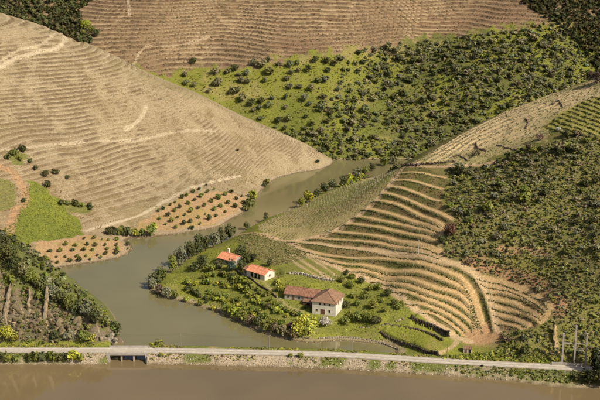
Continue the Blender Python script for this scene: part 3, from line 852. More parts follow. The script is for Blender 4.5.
stone_wall('retaining_wall', smooth_line(hits([(402, 166.5), (412, 165.5), (424, 165), (440, 163.5), (456, 162)])[:, :2], 4), 1.3, .6, 'dark wall above the track at the top of the terraces', (.12, .09, .065), seed=18)
for k, (l, lab) in enumerate((([(486, 152), (478, 149), (476, 144)], 'short dark broken wall low on the crest fields'), ([(497, 145), (506, 148), (517, 150)], 'dark broken wall below the largest green crest field'),
                             ([(526, 118), (528, 124), (526, 129)], 'short dark wall running downhill in the middle of the crest fields'), ([(553, 105), (558, 101), (563, 107)], 'small dark rubble heap under the high crest field'),
                             ([(452, 158), (460, 156), (468, 161)], 'dark wall stub at the lower left of the crest fields'))):
    stone_wall('terrace_wall', smooth_line(hits(l)[:, :2], 3), 1.1, .6, lab, (.2, .15, .105), seed=30 + k)

# ------------------------------------------------------------------ bridge in the causeway
bx0, bx1 = BR0, BR1
by = float(np.interp((bx0 + bx1) / 2, road_line[:, 0], road_line[:, 1]))
bridge = empty('road_bridge', ((bx0 + bx1) / 2, by, 0), 0, 'small flat concrete bridge with three openings in the causeway', 'bridge')
L = bx1 - bx0
def bpart(name, c, d, m='concrete'):
    b = MB(); b.box(c, d); return b.build(name, M[m], bridge)
bpart('deck', (0, -.2, ROAD_Z - .33), (L + 1.2, 7.4, .55))
bpart('parapet', (0, -3.75, ROAD_Z + .12), (L + 1.6, .3, .42)); bpart('parapet', (0, 3.35, ROAD_Z + .12), (L + 1.6, .3, .42))
for x in (-L / 6, L / 6): bpart('pier', (x, -.2, .55), (.55, 6.6, 4.2))
for s in (-1, 1):
    bpart('abutment', (s * (L / 2 + .35), -.2, .9), (1.4, 8.4, 3.9))
bpart('girder', (0, -3.3, ROAD_Z - .78), (L - .2, .35, .4)); bpart('girder', (0, 2.9, ROAD_Z - .78), (L - .2, .35, .4))

# ------------------------------------------------------------------ buildings
def wall_quad(mb, a, b, z0, z1): pass
def gable_house(name, o, rz, lx, ly, h, rise, roof, wallm, label, openings, chimney=None, over=.45, hip=False, base=1.6, cat='house'):
    """local frame: x along the front, y going back, front at y = 0"""
    root = empty(name, o, rz, label, cat)
    w = MB()
    w.add([(0, 0, -base), (lx, 0, -base), (lx, ly, -base), (0, ly, -base), (0, 0, h), (lx, 0, h), (lx, ly, h), (0, ly, h)], [(0, 1, 5, 4), (1, 2, 6, 5), (2, 3, 7, 6), (3, 0, 4, 7)])
    if not hip:
        w.add([(0, 0, h), (0, ly, h), (0, ly / 2, h + rise - .06)], [(1, 0, 2)]); w.add([(lx, 0, h), (lx, ly, h), (lx, ly / 2, h + rise - .06)], [(0, 1, 2)])
    w.build('wall', M[wallm], root)
    rf = MB(); e = over; k = rise / (ly / 2) if not hip else rise / (lx / 2)
    t = .16
    def slab(P):
        n = len(P); rf.add(list(P) + [(p[0], p[1], p[2] - t) for p in P], [tuple(range(n)), tuple(range(2 * n - 1, n - 1, -1))] + [(i, n + i, n + (i + 1) % n, (i + 1) % n) for i in range(n)])
    ze = h - e * k + .12
    if not hip:
        zr = h + rise + .12
        slab([(-e * .6, -e, ze), (lx + e * .6, -e, ze), (lx + e * .6, ly / 2, zr), (-e * .6, ly / 2, zr)])
        slab([(lx + e * .6, ly + e, ze), (-e * .6, ly + e, ze), (-e * .6, ly / 2 + .004, zr), (lx + e * .6, ly / 2 + .004, zr)])
    else:
        zr = h + rise + .12; f, bk = lx / 2 * .95, ly - lx / 2 * .45
        A, B, Cc, D = (-e, -e, ze), (lx + e, -e, ze), (lx + e, ly + e, ze), (-e, ly + e, ze); E, G = (lx / 2, f, zr), (lx / 2, bk, zr)
        slab([A, B, E]); slab([B, Cc, G, E]); slab([Cc, D, G]); slab([D, A, E, G])
    ro = rf.build('roof', M[roof], root)
    rd = MB()
    if not hip: rd.tube((-e * .6, ly / 2, zr + .03), (lx + e * .6, ly / 2, zr + .03), .16, .16, 6)
    else:
        rd.tube((lx / 2, f, zr + .03), (lx / 2, bk, zr + .03), .16, .16, 6)
        for p in (A, B): rd.tube((p[0], p[1], p[2] + .03), (lx / 2, f, zr + .03), .14, .14, 6)
        for p in (Cc, D): rd.tube((p[0], p[1], p[2] + .03), (lx / 2, bk, zr + .03), .14, .14, 6)
    rd.build('ridge_tiles', M[roof], ro)
    # courses of roof tiles: thin raised ribs running down the slopes
    if not hip:
        tl = MB()
        for x in np.arange(.0, lx, .62):
            for y0, y1, s in ((-e, ly / 2 - .1, 1), (ly + e, ly / 2 + .1, -1)):
                tl.tube((x, y0, ze + .03), (x, y1, zr + .0), .09, .09, 5)
        tl.build('roof_tiles', M[roof], ro)['kind'] = 'stuff'
    if chimney:
        cx, cy, chh, cm = chimney
        c = MB(); c.box((cx, cy, zr - .5 + chh / 2), (.8, .7, chh)); c.box((cx, cy, zr - .5 + chh + .08), (1.0, .9, .14)); c.build('chimney', M[cm], ro)
    for kind, side, u, z0, ww, hh in openings:
        fr, pn = MB(), MB(); c = {'front': (u, -.0), 'right': (lx, u), 'left': (0, u)}[side]
        if side == 'front':
            fr.box((u, -.03, z0 + hh / 2), (ww + .24, .1, hh + .24)); pn.box((u, -.065, z0 + hh / 2), (ww, .06, hh))
        else:
            sx = 1 if side == 'right' else -1
            fr.box((c[0] + sx * .03, u, z0 + hh / 2), (.1, ww + .24, hh + .24)); pn.box((c[0] + sx * .065, u, z0 + hh / 2), (.06, ww, hh))
        w_ = pn.build('window' if kind == 'window' else 'door', M['dark' if kind != 'door' else 'wood'], root)  # porch openings are flat dark panels: the shade inside is painted as their colour
        fr.build('frame', M['white' if wallm == 'white' else 'plaster'], w_)
    return root
gable_house('tower_house', TOWER, TOWER_R, 10.0, 10.4, 5.7, 2.7, 'roof_brown', 'white', 'tall white house with brown hipped roof above the willow',
    [('window', 'front', 3.3, 4.3, .7, .9), ('window', 'front', 5.3, 4.3, .7, .9), ('window', 'front', 7.4, 4.3, .7, .9), ('door', 'front', 4.6, .2, 1.9, 2.3), ('window', 'front', 7.4, 1.4, .8, 1.0), ('window', 'front', 2.0, 1.5, .6, .7),
     ('window', 'right', 3.5, 4.0, .7, .9), ('window', 'right', 7.0, 4.0, .7, .9)], hip=True, over=.5)
gable_house('long_house', LONG, LONG_R, 8.2, 6.6, 2.7, 1.9, 'roof_old', 'plaster', 'long low house with weathered tile roof, left of the tall white house',
    [('door', 'front', 3.9, 0, .9, 2.0), ('window', 'front', 1.6, .9, .7, .9), ('window', 'front', 6.4, .9, .7, .9)])
p2 = loc(LONG, LONG_R, 8.22, .0)
gable_house('annexe', (p2[0], p2[1], 7.0), LONG_R, 6.3, 6.2, 2.5, 2.0, 'roof_old', 'white', 'tile roofed annexe with white gable between the long and tall houses',
    [('door', 'front', 1.4, 0, .9, 2.0), ('window', 'front', 3.6, .8, .8, 1.0)])
c2 = gable_house('cottage', COT2, COT2_R, 10.5, 6.4, 2.6, 1.5, 'roof_new', 'white', 'small white cottage with bright orange roof and dark porch openings',
    [('porch', 'front', 3.2, .1, 1.3, 2.1), ('porch', 'front', 5.4, .1, 1.3, 2.1), ('porch', 'front', 7.5, .1, 1.2, 2.1), ('window', 'right', 3.2, 1.0, .9, 1.1)])
c1 = gable_house('cottage', COT1, COT1_R, 9.2, 7.4, 2.5, 1.5, 'roof_new', 'plaster', 'cottage with orange roof and white chimney nearest the inlet',
    [('door', 'front', 2.6, 0, .9, 2.0), ('window', 'front', 5.0, .9, .8, .9), ('window', 'front', 7.2, .9, .8, .9)], chimney=(2.6, 4.9, 2.0, 'white'))
ps = loc(COT2, COT2_R, -3.0, 1.2)
gable_house('lean_to', (ps[0], ps[1], 8.2), COT2_R, 2.9, 4.4, 1.9, .8, 'roof_old', 'plaster', 'small brown roofed outbuilding against the left end of the small cottage', [('door', 'front', 1.4, 0, .9, 1.6)], over=.25, cat='shed')
hs = hit(467.5, 353)
gable_house('stone_hut', hs + np.array((-1.6, 0, 0)), R(-4), 3.2, 2.6, 1.7, .5, 'roof_brown', 'plaster', 'tiny hut with dark door openings beside the road below the vineyard', [('door', 'front', .95, 0, .8, 1.6), ('porch', 'front', 2.45, 0, .8, 1.6)], over=.2, cat='hut')
yard = loc(TOWER, TOWER_R, -5.5, 4.2)
gable_house('wood_shed', (yard[0], yard[1], float(zat(*yard)) - .1), TOWER_R, 4.8, 3.2, 1.9, .5, 'roof_brown', 'wood', 'low dark wooden shed in the yard between the long and tall houses', [('porch', 'front', 2.4, 0, 1.6, 1.5)], over=.25, cat='shed')

# ------------------------------------------------------------------ posts, poles and wires
def utility_pole(px, py, h, label):
    p = hit(px, py); root = empty('utility_pole', p, 0, label, 'pole', 'wooden poles along the causeway road')
    b = MB(); b.tube((0, 0, -.6), (0, 0, h), .14, .10, 8); b.build('shaft', M['pole'], root)
    b = MB(); b.box((0, 0, h - .45), (.12, 1.5, .14)); b.build('crossarm', M['pole'], root)
    for s in (-.6, .6):
        b = MB(); b.tube((0, s, h - .38), (0, s, h - .16), .05, .04, 6); b.build('insulator', M['pale_pole'], root)
    return Vector(p) + Vector((0, 0, h - .2))
tops = [utility_pole(20, 347.5, 6, 'thin dark utility pole on the verge below the bluff'), utility_pole(181, 347.8, 6.0, 'thin dark utility pole just right of the bridge'), utility_pole(269, 349.5, 6.0, 'thin dark utility pole in the middle of the causeway'), utility_pole(352, 352, 6.0, 'thin dark utility pole on the causeway below the white house'), utility_pole(447, 358.5, 6, 'thin dark utility pole near the tiny roadside hut')]
labs = ['wire sagging from the bluff pole to the bridge pole', 'wire between the bridge pole and the middle causeway pole', 'wire between the two poles on the right half of the causeway', 'wire from the pole below the white house to the hut pole']
for a, b_, lb in zip(tops[:-1], tops[1:], labs):
    m = MB(); pts = []
    for k in range(17):
        f = k / 16; p = a.lerp(b_, f); p.z -= 1.0 * 4 * f * (1 - f) * .8; pts.append(p)
    for s in (-.6, .6):
        for p, q_ in zip(pts[:-1], pts[1:]): m.tube((p[0], p[1] + s, p[2]), (q_[0], q_[1] + s, q_[2]), .018, .018, 4)
    tag(m.build('overhead_wire', M['wire']), lb, 'wire', 'wires along the causeway')
def post(px, py, h, label, r=.12):
    p = hit(px, py); b = MB(); b.tube((0, 0, -.5), (0, 0, h), r, r * .8, 8); b.box((0, 0, h + .03), (r * 2.4, r * 2.4, .08))
    o = b.build('vineyard_post', M['pale_pole']); o.location = p; tag(o, label, 'post', 'pale posts standing among the vines')
post(418.5, 254, 6.0, 'tall pale post beside the upper vineyard track'); post(364, 290, 5.0, 'pale post among the green trees right of the white house'); post(298, 312, 1.6, 'short pale post on the path below the long house', .1)

# concrete frame at the end of the road
fr0 = at_z(573.5, 366.5, 3.0)
frame = empty('concrete_frame', fr0, R(-6), 'three tall pale concrete posts joined by a rail beside the road end', 'frame')
def fpart(name, c, d):
    b = MB(); b.box(c, d); return b.build(name, M['concrete'], frame)
for x, y, h in ((-4.3, .4, 13.0), (.2, .6, 16.2), (4.3, .2, 13.5)):
    fpart('post', (x, y, h / 2 - .5), (.62, .62, h + 1)); fpart('cap', (x, y, h + .08), (.8, .8, .16))
fpart('rail', (0, .95, 9.0), (9.6, .25, .4))
bar = empty('road_barrier', at_z(567, 365.2, 3.15), R(-6), 'pale concrete parapet at the foot of the tall posts', 'barrier')
for k in range(5):
    b = MB(); b.box((-4.6 + k * 2.35, -.45, .55), (2.25, .3, 1.1)); b.build('panel', M['concrete'], bar)
b = MB(); b.box((.1, -.45, 1.16), (12.0, .42, .12)); b.build('coping', M['concrete'], bar)

# ------------------------------------------------------------------ foliage
def crown_arrays(seed, n, lobes, leaf, spread=(1, 1, .8), cz=.55, shell=.75, up=.45):
    """leaf clumps on several overlapping lobes; overall about 1 m across, resting on z = 0"""
    r = np.random.default_rng(seed)
    cs = r.normal(size=(lobes, 3)); cs /= np.linalg.norm(cs, axis=1, keepdims=True)
    cs = cs * r.uniform(.1, .3, (lobes, 1)) * np.array(spread)
    rad = r.uniform(.17, .29, lobes)
    L = r.integers(0, lobes, n)
    d = r.normal(size=(n, 3)); d[:, 2] = d[:, 2] + .25; d /= np.linalg.norm(d, axis=1, keepdims=True)
    rr = np.where(r.random(n) < shell, r.uniform(.82, 1.08, n), r.uniform(.3, .85, n))
    p = cs[L] + d * (rad[L] * rr)[:, None] * np.array((1, 1, .85))
    p[:, 2] += cz * spread[2]
    nrm = d + r.normal(size=(n, 3)) * .38 + np.array((0, 0, up)); nrm /= np.linalg.norm(nrm, axis=1, keepdims=True)
    u = np.cross(nrm, r.normal(size=(n, 3))); u /= np.linalg.norm(u, axis=1, keepdims=True); w = np.cross(nrm, u)
    s = leaf * r.uniform(.55, 1.35, n)[:, None]
    q4 = np.stack([p - u * s * .5 - w * s * .35, p + u * s * .5 - w * s * .35, p + u * s * .4 + w * s * .55, p - u * s * .4 + w * s * .55], axis=1)
    q4 += r.normal(size=q4.shape) * leaf * .12
    c = np.repeat(r.uniform(.62, 1.35, n), 4)[:, None] * np.ones(3) * np.array((1, 1, 1))
    c *= 1 + np.repeat(r.normal(size=(n, 1)) * .06, 4, axis=0) * np.array((1, .2, -.3))
    V = q4.reshape(-1, 3)
    V[:, 2] -= V[:, 2].min() * .9
    return V, np.arange(4 * n).reshape(-1, 4), c
def crown_mesh(name, *a, **k):
    V, Q, c = crown_arrays(*a, **k); return np_mesh(name, V, Q, M['leaf'], c)
def trunk_mesh(seed, h, r0, limbs=3):
    r = np.random.default_rng(seed); b = MB()
    top = Vector((r.normal() * .06 * h, r.normal() * .06 * h, h * .55))
    b.tube((0, 0, -.25 * h), top, r0, r0 * .7, 6)
    for k in range(limbs):
        a = 6.28 * k / limbs + r.uniform(-.5, .5)
        b.tube(top - Vector((0, 0, .03 * h)), top + Vector((math.cos(a) * h * .35, math.sin(a) * h * .35, h * .5)), r0 * .6, r0 * .2, 5)
    me = bpy.data.meshes.new('trunk'); me.from_pydata(b.v, [], b.f); me.materials.append(M['bark']); me.update(); return me
TREE_C = [crown_mesh('tree_crown', 500 + k, 330, 9, .105) for k in range(7)]
OLIVE_C = [crown_mesh('olive_crown', 520 + k, 190, 6, .13, (1, 1, .7)) for k in range(6)]
BUSH_C = [crown_mesh('bush_crown', 540 + k, 130, 6, .15, (1, 1, .55), .42) for k in range(6)]
TALL_C = [crown_mesh('tall_crown', 560 + k, 420, 12, .10, (.75, .75, 1.5), .5) for k in range(4)]
BIG_C = [crown_mesh('big_crown', 570 + k, 1100, 16, .06, (1, 1, .9)) for k in range(3)]
TRUNK = [trunk_mesh(580 + k, 1.0, .05) for k in range(5)]
SMALL = [crown_arrays(600 + k, 46, 5, .23, (1, 1, .6), .42) for k in range(8)]
TINY = [crown_arrays(620 + k, 10, 3, .42, (1, 1, .6), .42, up=1.3) for k in range(8)]

def tree(name, p, d, h, meshes, color, label, cat, group=None, trunk=.3, bare=False):
    """crown of width d and height h; a short trunk lifts it"""
    lift = trunk * h
    root = empty(name, p, random.uniform(0, 6.28), label, cat, group)
    me = random.choice(BIG_C if (d > 6.3 or max(color) > .38) and meshes is TREE_C else meshes)
    o = link('crown', me, root)
    ext = CROWN_EXT[me.name]
    o.scale = (d / ext[0] * random.uniform(.82, 1.2), d / ext[1] * random.uniform(.82, 1.2), h * (1 - trunk) / ext[2] * random.uniform(.85, 1.15)); o.rotation_euler = (random.uniform(-.12, .12), random.uniform(-.12, .12), 0); o.location = (0, 0, lift * .8)
    v = random.uniform(.8, 1.2)
    o.color = (color[0] * v * random.uniform(.9, 1.12), color[1] * v, color[2] * v * random.uniform(.85, 1.15), 1)
    t = link('trunk', random.choice(TRUNK), root)
    t.scale = (h * .75, h * .75, max(lift * 1.7, h * .45))
    return root
CROWN_EXT = {}
for me in TREE_C + OLIVE_C + BUSH_C + TALL_C + BIG_C:
    co = np.empty(len(me.vertices) * 3, np.float32); me.vertices.foreach_get('co', co); co = co.reshape(-1, 3)
    CROWN_EXT[me.name] = np.ptp(co, axis=0)

def mass(name, pts, sizes, colors, shapes, label, cat, seed=1, hs=.8, kind='stuff', parent=None):
    r = np.random.default_rng(seed); VV, QQ, CC = [], [], []; n = 0
    for p, s, c in zip(pts, sizes, colors):
        V, Q, vc = shapes[r.integers(len(shapes))]
        a = r.uniform(0, 6.28); ca, sa = math.cos(a), math.sin(a)
        v = V * (s * r.uniform(.9, 1.3), s * r.uniform(.9, 1.3), s * hs * r.uniform(.8, 1.4))
        v = v @ np.array(((ca, sa, 0), (-sa, ca, 0), (0, 0, 1))) + p
        VV.append(v); QQ.append(Q + n); CC.append(vc * c); n += len(v)
    o = link(name, np_mesh(name, np.concatenate(VV), np.concatenate(QQ), M['leaf'], np.concatenate(CC)), parent)
    return tag(o, label, cat, None, kind)

def sample_poly(pl, n, r, cond=None):
    pl = np.array(pl)[:, :2]; lo, hi = pl.min(0), pl.max(0); out = np.zeros((0, 2))
    for _ in range(60):
        p = lo + (hi - lo) * r.random((n * 2, 2))
        k = inside(p[:, 0], p[:, 1], pl)
        if cond is not None: k &= cond(p)
        out = np.vstack([out, p[k]])
        if len(out) >= n: break
    return out[:n]
def on_ground(p, sink=.1): return np.c_[p, zat(p[:, 0], p[:, 1]) - sink]
def thin(p, dmin):
    """keep points at least dmin apart"""
    cells = {}; keep = []
    for a in p:
        i, j = int(a[0] // dmin), int(a[1] // dmin); ok = True
        for u in (i - 1, i, i + 1):
            for v in (j - 1, j, j + 1):
                for b in cells.get((u, v), ()):
                    if (a[0] - b[0]) ** 2 + (a[1] - b[1]) ** 2 < dmin * dmin: ok = False; break
        if ok: cells.setdefault((i, j), []).append(a); keep.append(a)
    return np.array(keep)
G_OLIVE, G_DARK, G_MID, G_LIME, G_BROWN = (.225, .215, .115), (.105, .112, .04), (.19, .205, .045), (.36, .37, .055), (.2, .155, .085)
ORD = ['first', 'second', 'third', 'fourth', 'fifth', 'sixth', 'seventh', 'eighth', 'ninth', 'tenth', 'eleventh', 'twelfth', 'thirteenth', 'fourteenth', 'fifteenth', 'sixteenth', 'seventeenth', 'eighteenth', 'nineteenth', 'twentieth', 'twenty-first', 'twenty-second', 'twenty-third', 'twenty-fourth', 'twenty-fifth', 'twenty-sixth', 'twenty-seventh', 'twenty-eighth', 'twenty-ninth', 'thirtieth'] + ['thirty-' + w for w in ('first', 'second', 'third', 'fourth', 'fifth', 'sixth', 'seventh', 'eighth', 'ninth')]
def pick(r, cols, n, var=.2):
    c = np.array(cols)[r.integers(0, len(cols), n)]
    return c * r.uniform(1 - var, 1 + var, (n, 1)) * (1 + r.normal(size=(n, 3)) * .06)

# olive grove on the far slope: rows along the slope
GROVE_PX = [(172, 80), (205, 70), (255, 66), (300, 61), (350, 53), (400, 44), (450, 38), (500, 33), (545, 30), (575, 52), (592, 72), (560, 88), (500, 110), (460, 129), (430, 146), (400, 158), (365, 162), (330, 160), (310, 148), (285, 138), (260, 128), (235, 115), (205, 100)]
grove_poly = np.vstack([hits(GROVE_PX[:8] + [(548, 23), (562, 31), (586, 54), (602, 70)])[:, :2], [(190, 800), (190, 752), (10, 750), (-10, 762)], hits([(280, 131), (255, 121), (230, 109), (203, 94), (185, 86)])[:, :2]])
is_far = lambda p: grid_sample((sheet == 1).astype(float), p[:, 0], p[:, 1]) > .9
rr = np.random.default_rng(33)
row = 0; nol = 0
rowy = np.arange(752, 850, 7.2)
for yi, yb in enumerate(rowy):
    xs = np.arange(-75, 170, 7.6) + rr.uniform(-2, 2)
    xs = xs + rr.normal(size=len(xs)) * 2.0
    ys = yb + 3 * np.sin(xs / 40) + rr.normal(size=len(xs)) * 1.5
    k = inside(xs, ys, grove_poly) & (rr.random(len(xs)) < .80)
    xs, ys = xs[k], ys[k]
    vis = []
    for x, y in zip(xs, ys):
        z = float(zat(x, y)); px, py = project(x, y, z + 1.5)
        if 0 < px < 600 and 0 < py < 400 and abs(hit(px, py)[1] - y) < 9: vis.append((x, y, z, px, py))
    for i, (x, y, z, px, py) in enumerate(vis):
        if nol >= 298: break
        nol += 1
        d = 3.4 + 2.4 * rr.random()
        side = 'open green' if px < 380 else 'densely wooded'
        tree('olive_tree', (x, y, z), d, d * rr.uniform(.65, 1.15), OLIVE_C + TREE_C[:3], [G_OLIVE, G_OLIVE, (.17, .17, .085), (.2, .21, .08), G_DARK][rr.integers(5)], f'{ORD[min(i, 38)]} olive tree from the left in the {ORD[yi]} row up the {"far grove"}', 'tree', 'olive trees on the far slope', .22)
print('olives', nol)
# undergrowth and extra bushes of the far slope
p = sample_poly(grove_poly, 6500, rr, is_far)
dens = fbm(p[:, 0], p[:, 1], 26, 3, 201) + sstep(0, 60, p[:, 0]) * .85 - .12 - .3 * (p[:, 0] < 25) * (p[:, 1] > 772) - .35 * sstep(800, 830, p[:, 1]) * (p[:, 0] < 40) + .8 * (p[:, 1] < 768) - .1
p = p[dens + rr.normal(size=len(p)) * .12 > .15]; print('far bushes', len(p))
pg = sample_poly(grove_poly, 7000, rr, is_far)
mass('grove_grass', on_ground(pg, .05), .5 + .8 * rr.random(len(pg)), pick(rr, [(.22, .23, .042), (.18, .205, .04), (.28, .24, .08), (.15, .16, .045)], len(pg), .3), TINY, 'rough grass under the olive trees of the far slope', 'grass', 64, .45)
mass('far_scrub', on_ground(p), 1.0 + 3.0 * rr.random(len(p)) ** 2, pick(rr, [G_OLIVE, G_OLIVE, G_DARK, G_MID, (.22, .21, .09)], len(p), .35), SMALL, 'dense scrub filling the far slope between the olive trees', 'scrub', 41)
# dark woods at the two upper corners
wood = hits([(-30, 8), (0, 14), (23, 19), (44, 26), (67, 37), (84, 44), (92, 40), (84, 25), (80, 12), (92, 0), (92, -14), (-30, -14)])[:, :2]
p = thin(sample_poly(wood, 2600, rr), 1.7); print('wood', len(p))
mass('dark_wood', on_ground(p), rr.uniform(3.2, 5.6, len(p)), pick(rr, [G_DARK, (.08, .08, .03), (.12, .11, .045)], len(p)), SMALL, 'dark wood beyond the straw hill at the upper left', 'wood', 42, 1.0)
wood2 = hits([(518, -12), (524, 4), (540, 14), (556, 26), (576, 46), (596, 68), (640, 60), (640, -12)])[:, :2]
p = thin(sample_poly(wood2, 3200, rr), 1.8); print('wood2', len(p))
mass('dark_wood', on_ground(p), rr.uniform(3.0, 5.2, len(p)), pick(rr, [(.055, .062, .02), (.075, .072, .026), (.10, .085, .036)], len(p)), SMALL, 'dark wood on the far hill at the upper right', 'wood', 43, 1.0)
for i, (px, py, d, c, lab) in enumerate([(87, 30, 7, G_LIME, 'bright green bushy tree at the edge of the dark upper left wood'), (96, 37, 6.5, G_DARK, 'dark round tree beside the bright green one at the wood edge'), (92, 33, 5, G_MID, 'mid green tree between the bright and the dark one at the wood edge'),
        (83, 36, 5, G_MID, 'small tree at the foot of the bright green one by the dark wood'), (194, 64, 5, G_DARK, 'lone dark tree on the brown terraces left above the grove'), (268, 62, 4.6, G_DARK, 'lone dark tree at the upper edge of the far grove')]):
    tree('broadleaf_tree', hit(px, py), d, d * .95, TREE_C, c, lab, 'tree', None, .15)
# low growth on the brown terraces
p = sample_poly(hits([(100, 44), (90, 0), (100, -10), (515, -10), (550, 24), (500, 29), (400, 40), (300, 58), (205, 67), (168, 76), (130, 66)])[:, :2], 16000, rr); f_ = grid_sample(phB, p[:, 0], p[:, 1]); p = p[(f_ > .5) & (f_ < .9)]
pc = pick(rr, [(.25, .19, .10), (.20, .155, .08), (.16, .14, .055), (.32, .24, .13)], len(p))
mass('dry_vines', on_ground(p, .05), rr.uniform(.4, .9, len(p)), pc, TINY, 'bare brown vines and weeds on the far terraces', 'vines', 44, .7)
# growth on the spur's bank where the inlet bends out of sight
P = sample_poly(hits([(338, 187), (352, 178), (366, 172), (392, 163), (402, 161), (400, 168), (380, 174), (362, 180), (345, 187)])[:, :2], 260, rr, lambda q: zat(q[:, 0], q[:, 1]) > .3)
mass('inlet_scrub', on_ground(P), rr.uniform(1.2, 3.2, len(P)), pick(rr, [G_OLIVE, G_DARK, G_MID, G_LIME], len(P)), SMALL, 'scrub on the bank of the spur where the inlet bends away', 'scrub', 61)
# --- straw hill: dry tufts along the benches
lh = hits([(-40, 250), (0, 245), (28, 182), (60, 206), (86, 232), (136, 220), (180, 193), (212, 188), (250, 200), (275, 178), (322, 166), (307, 152), (260, 132), (200, 99), (144, 78), (87, 48), (43, 28), (0, 17), (-40, 5)])[:, :2]
p = sample_poly(lh, 30000, rr); f_ = grid_sample(phL, p[:, 0], p[:, 1]); p = p[(f_ > .6) & (f_ < .85) & (fbm(p[:, 0], p[:, 1], 12, 2, 261) > -.15)]
pc = pick(rr, [(.36, .28, .15), (.31, .235, .12), (.40, .32, .18), (.26, .21, .1), (.22, .18, .08)], len(p), .25)
mass('dry_grass', on_ground(p, .05), rr.uniform(.3, .65, len(p)), pc, TINY, 'dry straw tufts and bare vines covering the left hill', 'grass', 45, .7)

# bushes scattered over the foot of the straw hill
named = [(45, 176, 4, G_DARK, 'dark bush above the green patch, left of a pair'), (55, 174, 4, G_DARK, 'dark bush above the green patch, right of a pair'), (47, 187, 4.4, G_DARK, 'dark bush just above the right edge of the green patch'), (67, 179, 2.6, G_DARK, 'small dark bush alone on the straw terraces'), (24, 202, 3, G_DARK, 'small dark bush beside the bend of the dirt track'),
         (14, 156, 5, G_MID, 'green bush at the head of the gully by the dirt track'), (23, 152, 5, G_DARK, 'dark bush at the head of the gully, right'), (8, 160, 4, G_DARK, 'dark bush at the left picture edge above the dirt track'), (20, 161, 4, G_MID, 'light bush low in the gully beside the dirt track'), (31, 163, 3.2, G_DARK, 'small dark bush right of the gully'), (36, 170, 3.4, G_DARK, 'small dark bush between the gully and the pair of bushes'),
         (62, 204, 3.6, G_DARK, 'dark bush at the left end of the little hedge'), (68, 205, 3.6, G_MID, 'second bush of the little hedge above the orange field'), (75, 206, 4.2, G_DARK, 'third bush of the little hedge above the orange field'), (82, 207, 3.8, G_MID, 'fourth bush of the little hedge above the orange field'), (90, 208, 4, G_DARK, 'dark bush at the right end of the little hedge'),
         (318, 163, 3, G_DARK, 'single dark bush at the point of the straw hill'), (238, 151, 1.8, G_BROWN, 'tiny brown bush on the straw terraces near the point')]
for px, py, d, c, lab in named: tree('bush', hit(px, py), d, d * .8, BUSH_C, c, lab, 'bush', None, .05)
# shore bushes between the two orange fields
for i, (px, py, d, c, lab) in enumerate([(108, 235, 4.5, G_DARK, 'leftmost dark bush of the clump at the cove'), (114, 235.5, 5, G_DARK, 'second bush of the clump at the cove'), (121, 235.5, 5.5, G_MID, 'third bush of the clump at the cove'), (128, 236, 5, G_DARK, 'fourth dark bush of the clump at the cove'), (135, 236, 4.6, G_LIME, 'light green bush in the middle of the clump at the cove'), (142, 236, 5, G_MID, 'sixth bush of the clump at the cove'),
        (150, 236, 5.6, G_MID, 'rightmost green bush of the clump at the cove'), (153, 229, 4, G_LIME, 'light bush uphill of the clump at the cove')]):
    tree('bush', hit(px, py), d, d * .95, BUSH_C, c, lab, 'bush', 'bushes at the cove', .05)
for i, (px, py, d, c, lab) in enumerate([(249, 207, 6, G_MID, 'large green shore bush at the right end of the upper orange field'), (254, 199, 5, G_LIME, 'light green shore bush where the straw hill meets the water'), (245, 211, 4, G_DARK, 'small dark shore bush below the large one'), (268, 184, 4, G_MID, 'green bush on the shore of the straw hill, halfway to its point'), (265, 187, 3, G_DARK, 'small dark bush beside the halfway shore bush')]):
    tree('bush', hit(px, py), d, d, BUSH_C, c, lab, 'bush', None, .05)
# orchards: rows of small round trees
def orchard(rows, where, d0):
    for ri, (a, b, n) in enumerate(rows):
        for k in range(n):
            f = (k + rr.uniform(-.18, .18)) / max(1, n - 1)
            px, py = a[0] + (b[0] - a[0]) * f, a[1] + (b[1] - a[1]) * f + rr.normal() * .3
            d = d0 * rr.uniform(.6, 1.3)
            o = tree('orchard_tree', hit(px, py), d, d * rr.uniform(.75, 1.05), BUSH_C + OLIVE_C, G_DARK if rr.random() < .6 else G_MID, f'{ORD[k]} small round tree from the left, {ORD[ri]} row down, in the {where}', 'tree', 'orchard trees in the ' + where, .06)
orchard([((158, 213), (206, 186), 9), ((160, 220), (214, 190), 9), ((165, 225), (232, 193), 11), ((176, 229), (243, 197), 10), ((192, 229), (243, 204), 7)], 'upper orange field', 2.5)
orchard([((84, 239), (118, 241), 5), ((66, 246), (126, 246), 7), ((48, 252), (128, 250), 8), ((44, 259), (118, 254), 8), ((36, 266), (100, 259), 7)], 'lower orange field', 2.2)
# ------------------------------------------------------------------ bluff vegetation
bl = hits([(-20, 246), (0, 252), (30, 280), (60, 302), (90, 317), (112, 330), (114, 342), (60, 343), (0, 343), (-20, 343)])[:, :2]
p = thin(sample_poly(bl, 2600, rr), 1.0)
nz = fbm(p[:, 0], p[:, 1], 6, 3, 222); p = p[nz > -.42]
pb = sample_poly([(-175, 500), (-60, 485), (-58, 500), (-110, 535), (-175, 560)], 1500, rr, lambda q: (zat(q[:, 0], q[:, 1]) > .8) & ~inside(q[:, 0], q[:, 1], bl) & (grid_sample((sheet == 3).astype(float), q[:, 0], q[:, 1]) > .9) & (zat(q[:, 0], q[:, 1]) > 4.2))
pb = thin(pb, 1.5)
mass('bluff_thicket', on_ground(pb), 1.4 + 2.6 * rr.random(len(pb)), pick(rr, [G_DARK, G_MID, G_OLIVE], len(pb), .3), SMALL, 'thicket on the inlet side of the rocky bluff', 'scrub', 62, .9)
mass('cliff_scrub', on_ground(p), rr.uniform(.9, 2.4, len(p)), pick(rr, [G_DARK, G_MID, G_OLIVE, G_BROWN], len(p)), SMALL, 'low scrub clinging to the rocky bluff', 'scrub', 46)
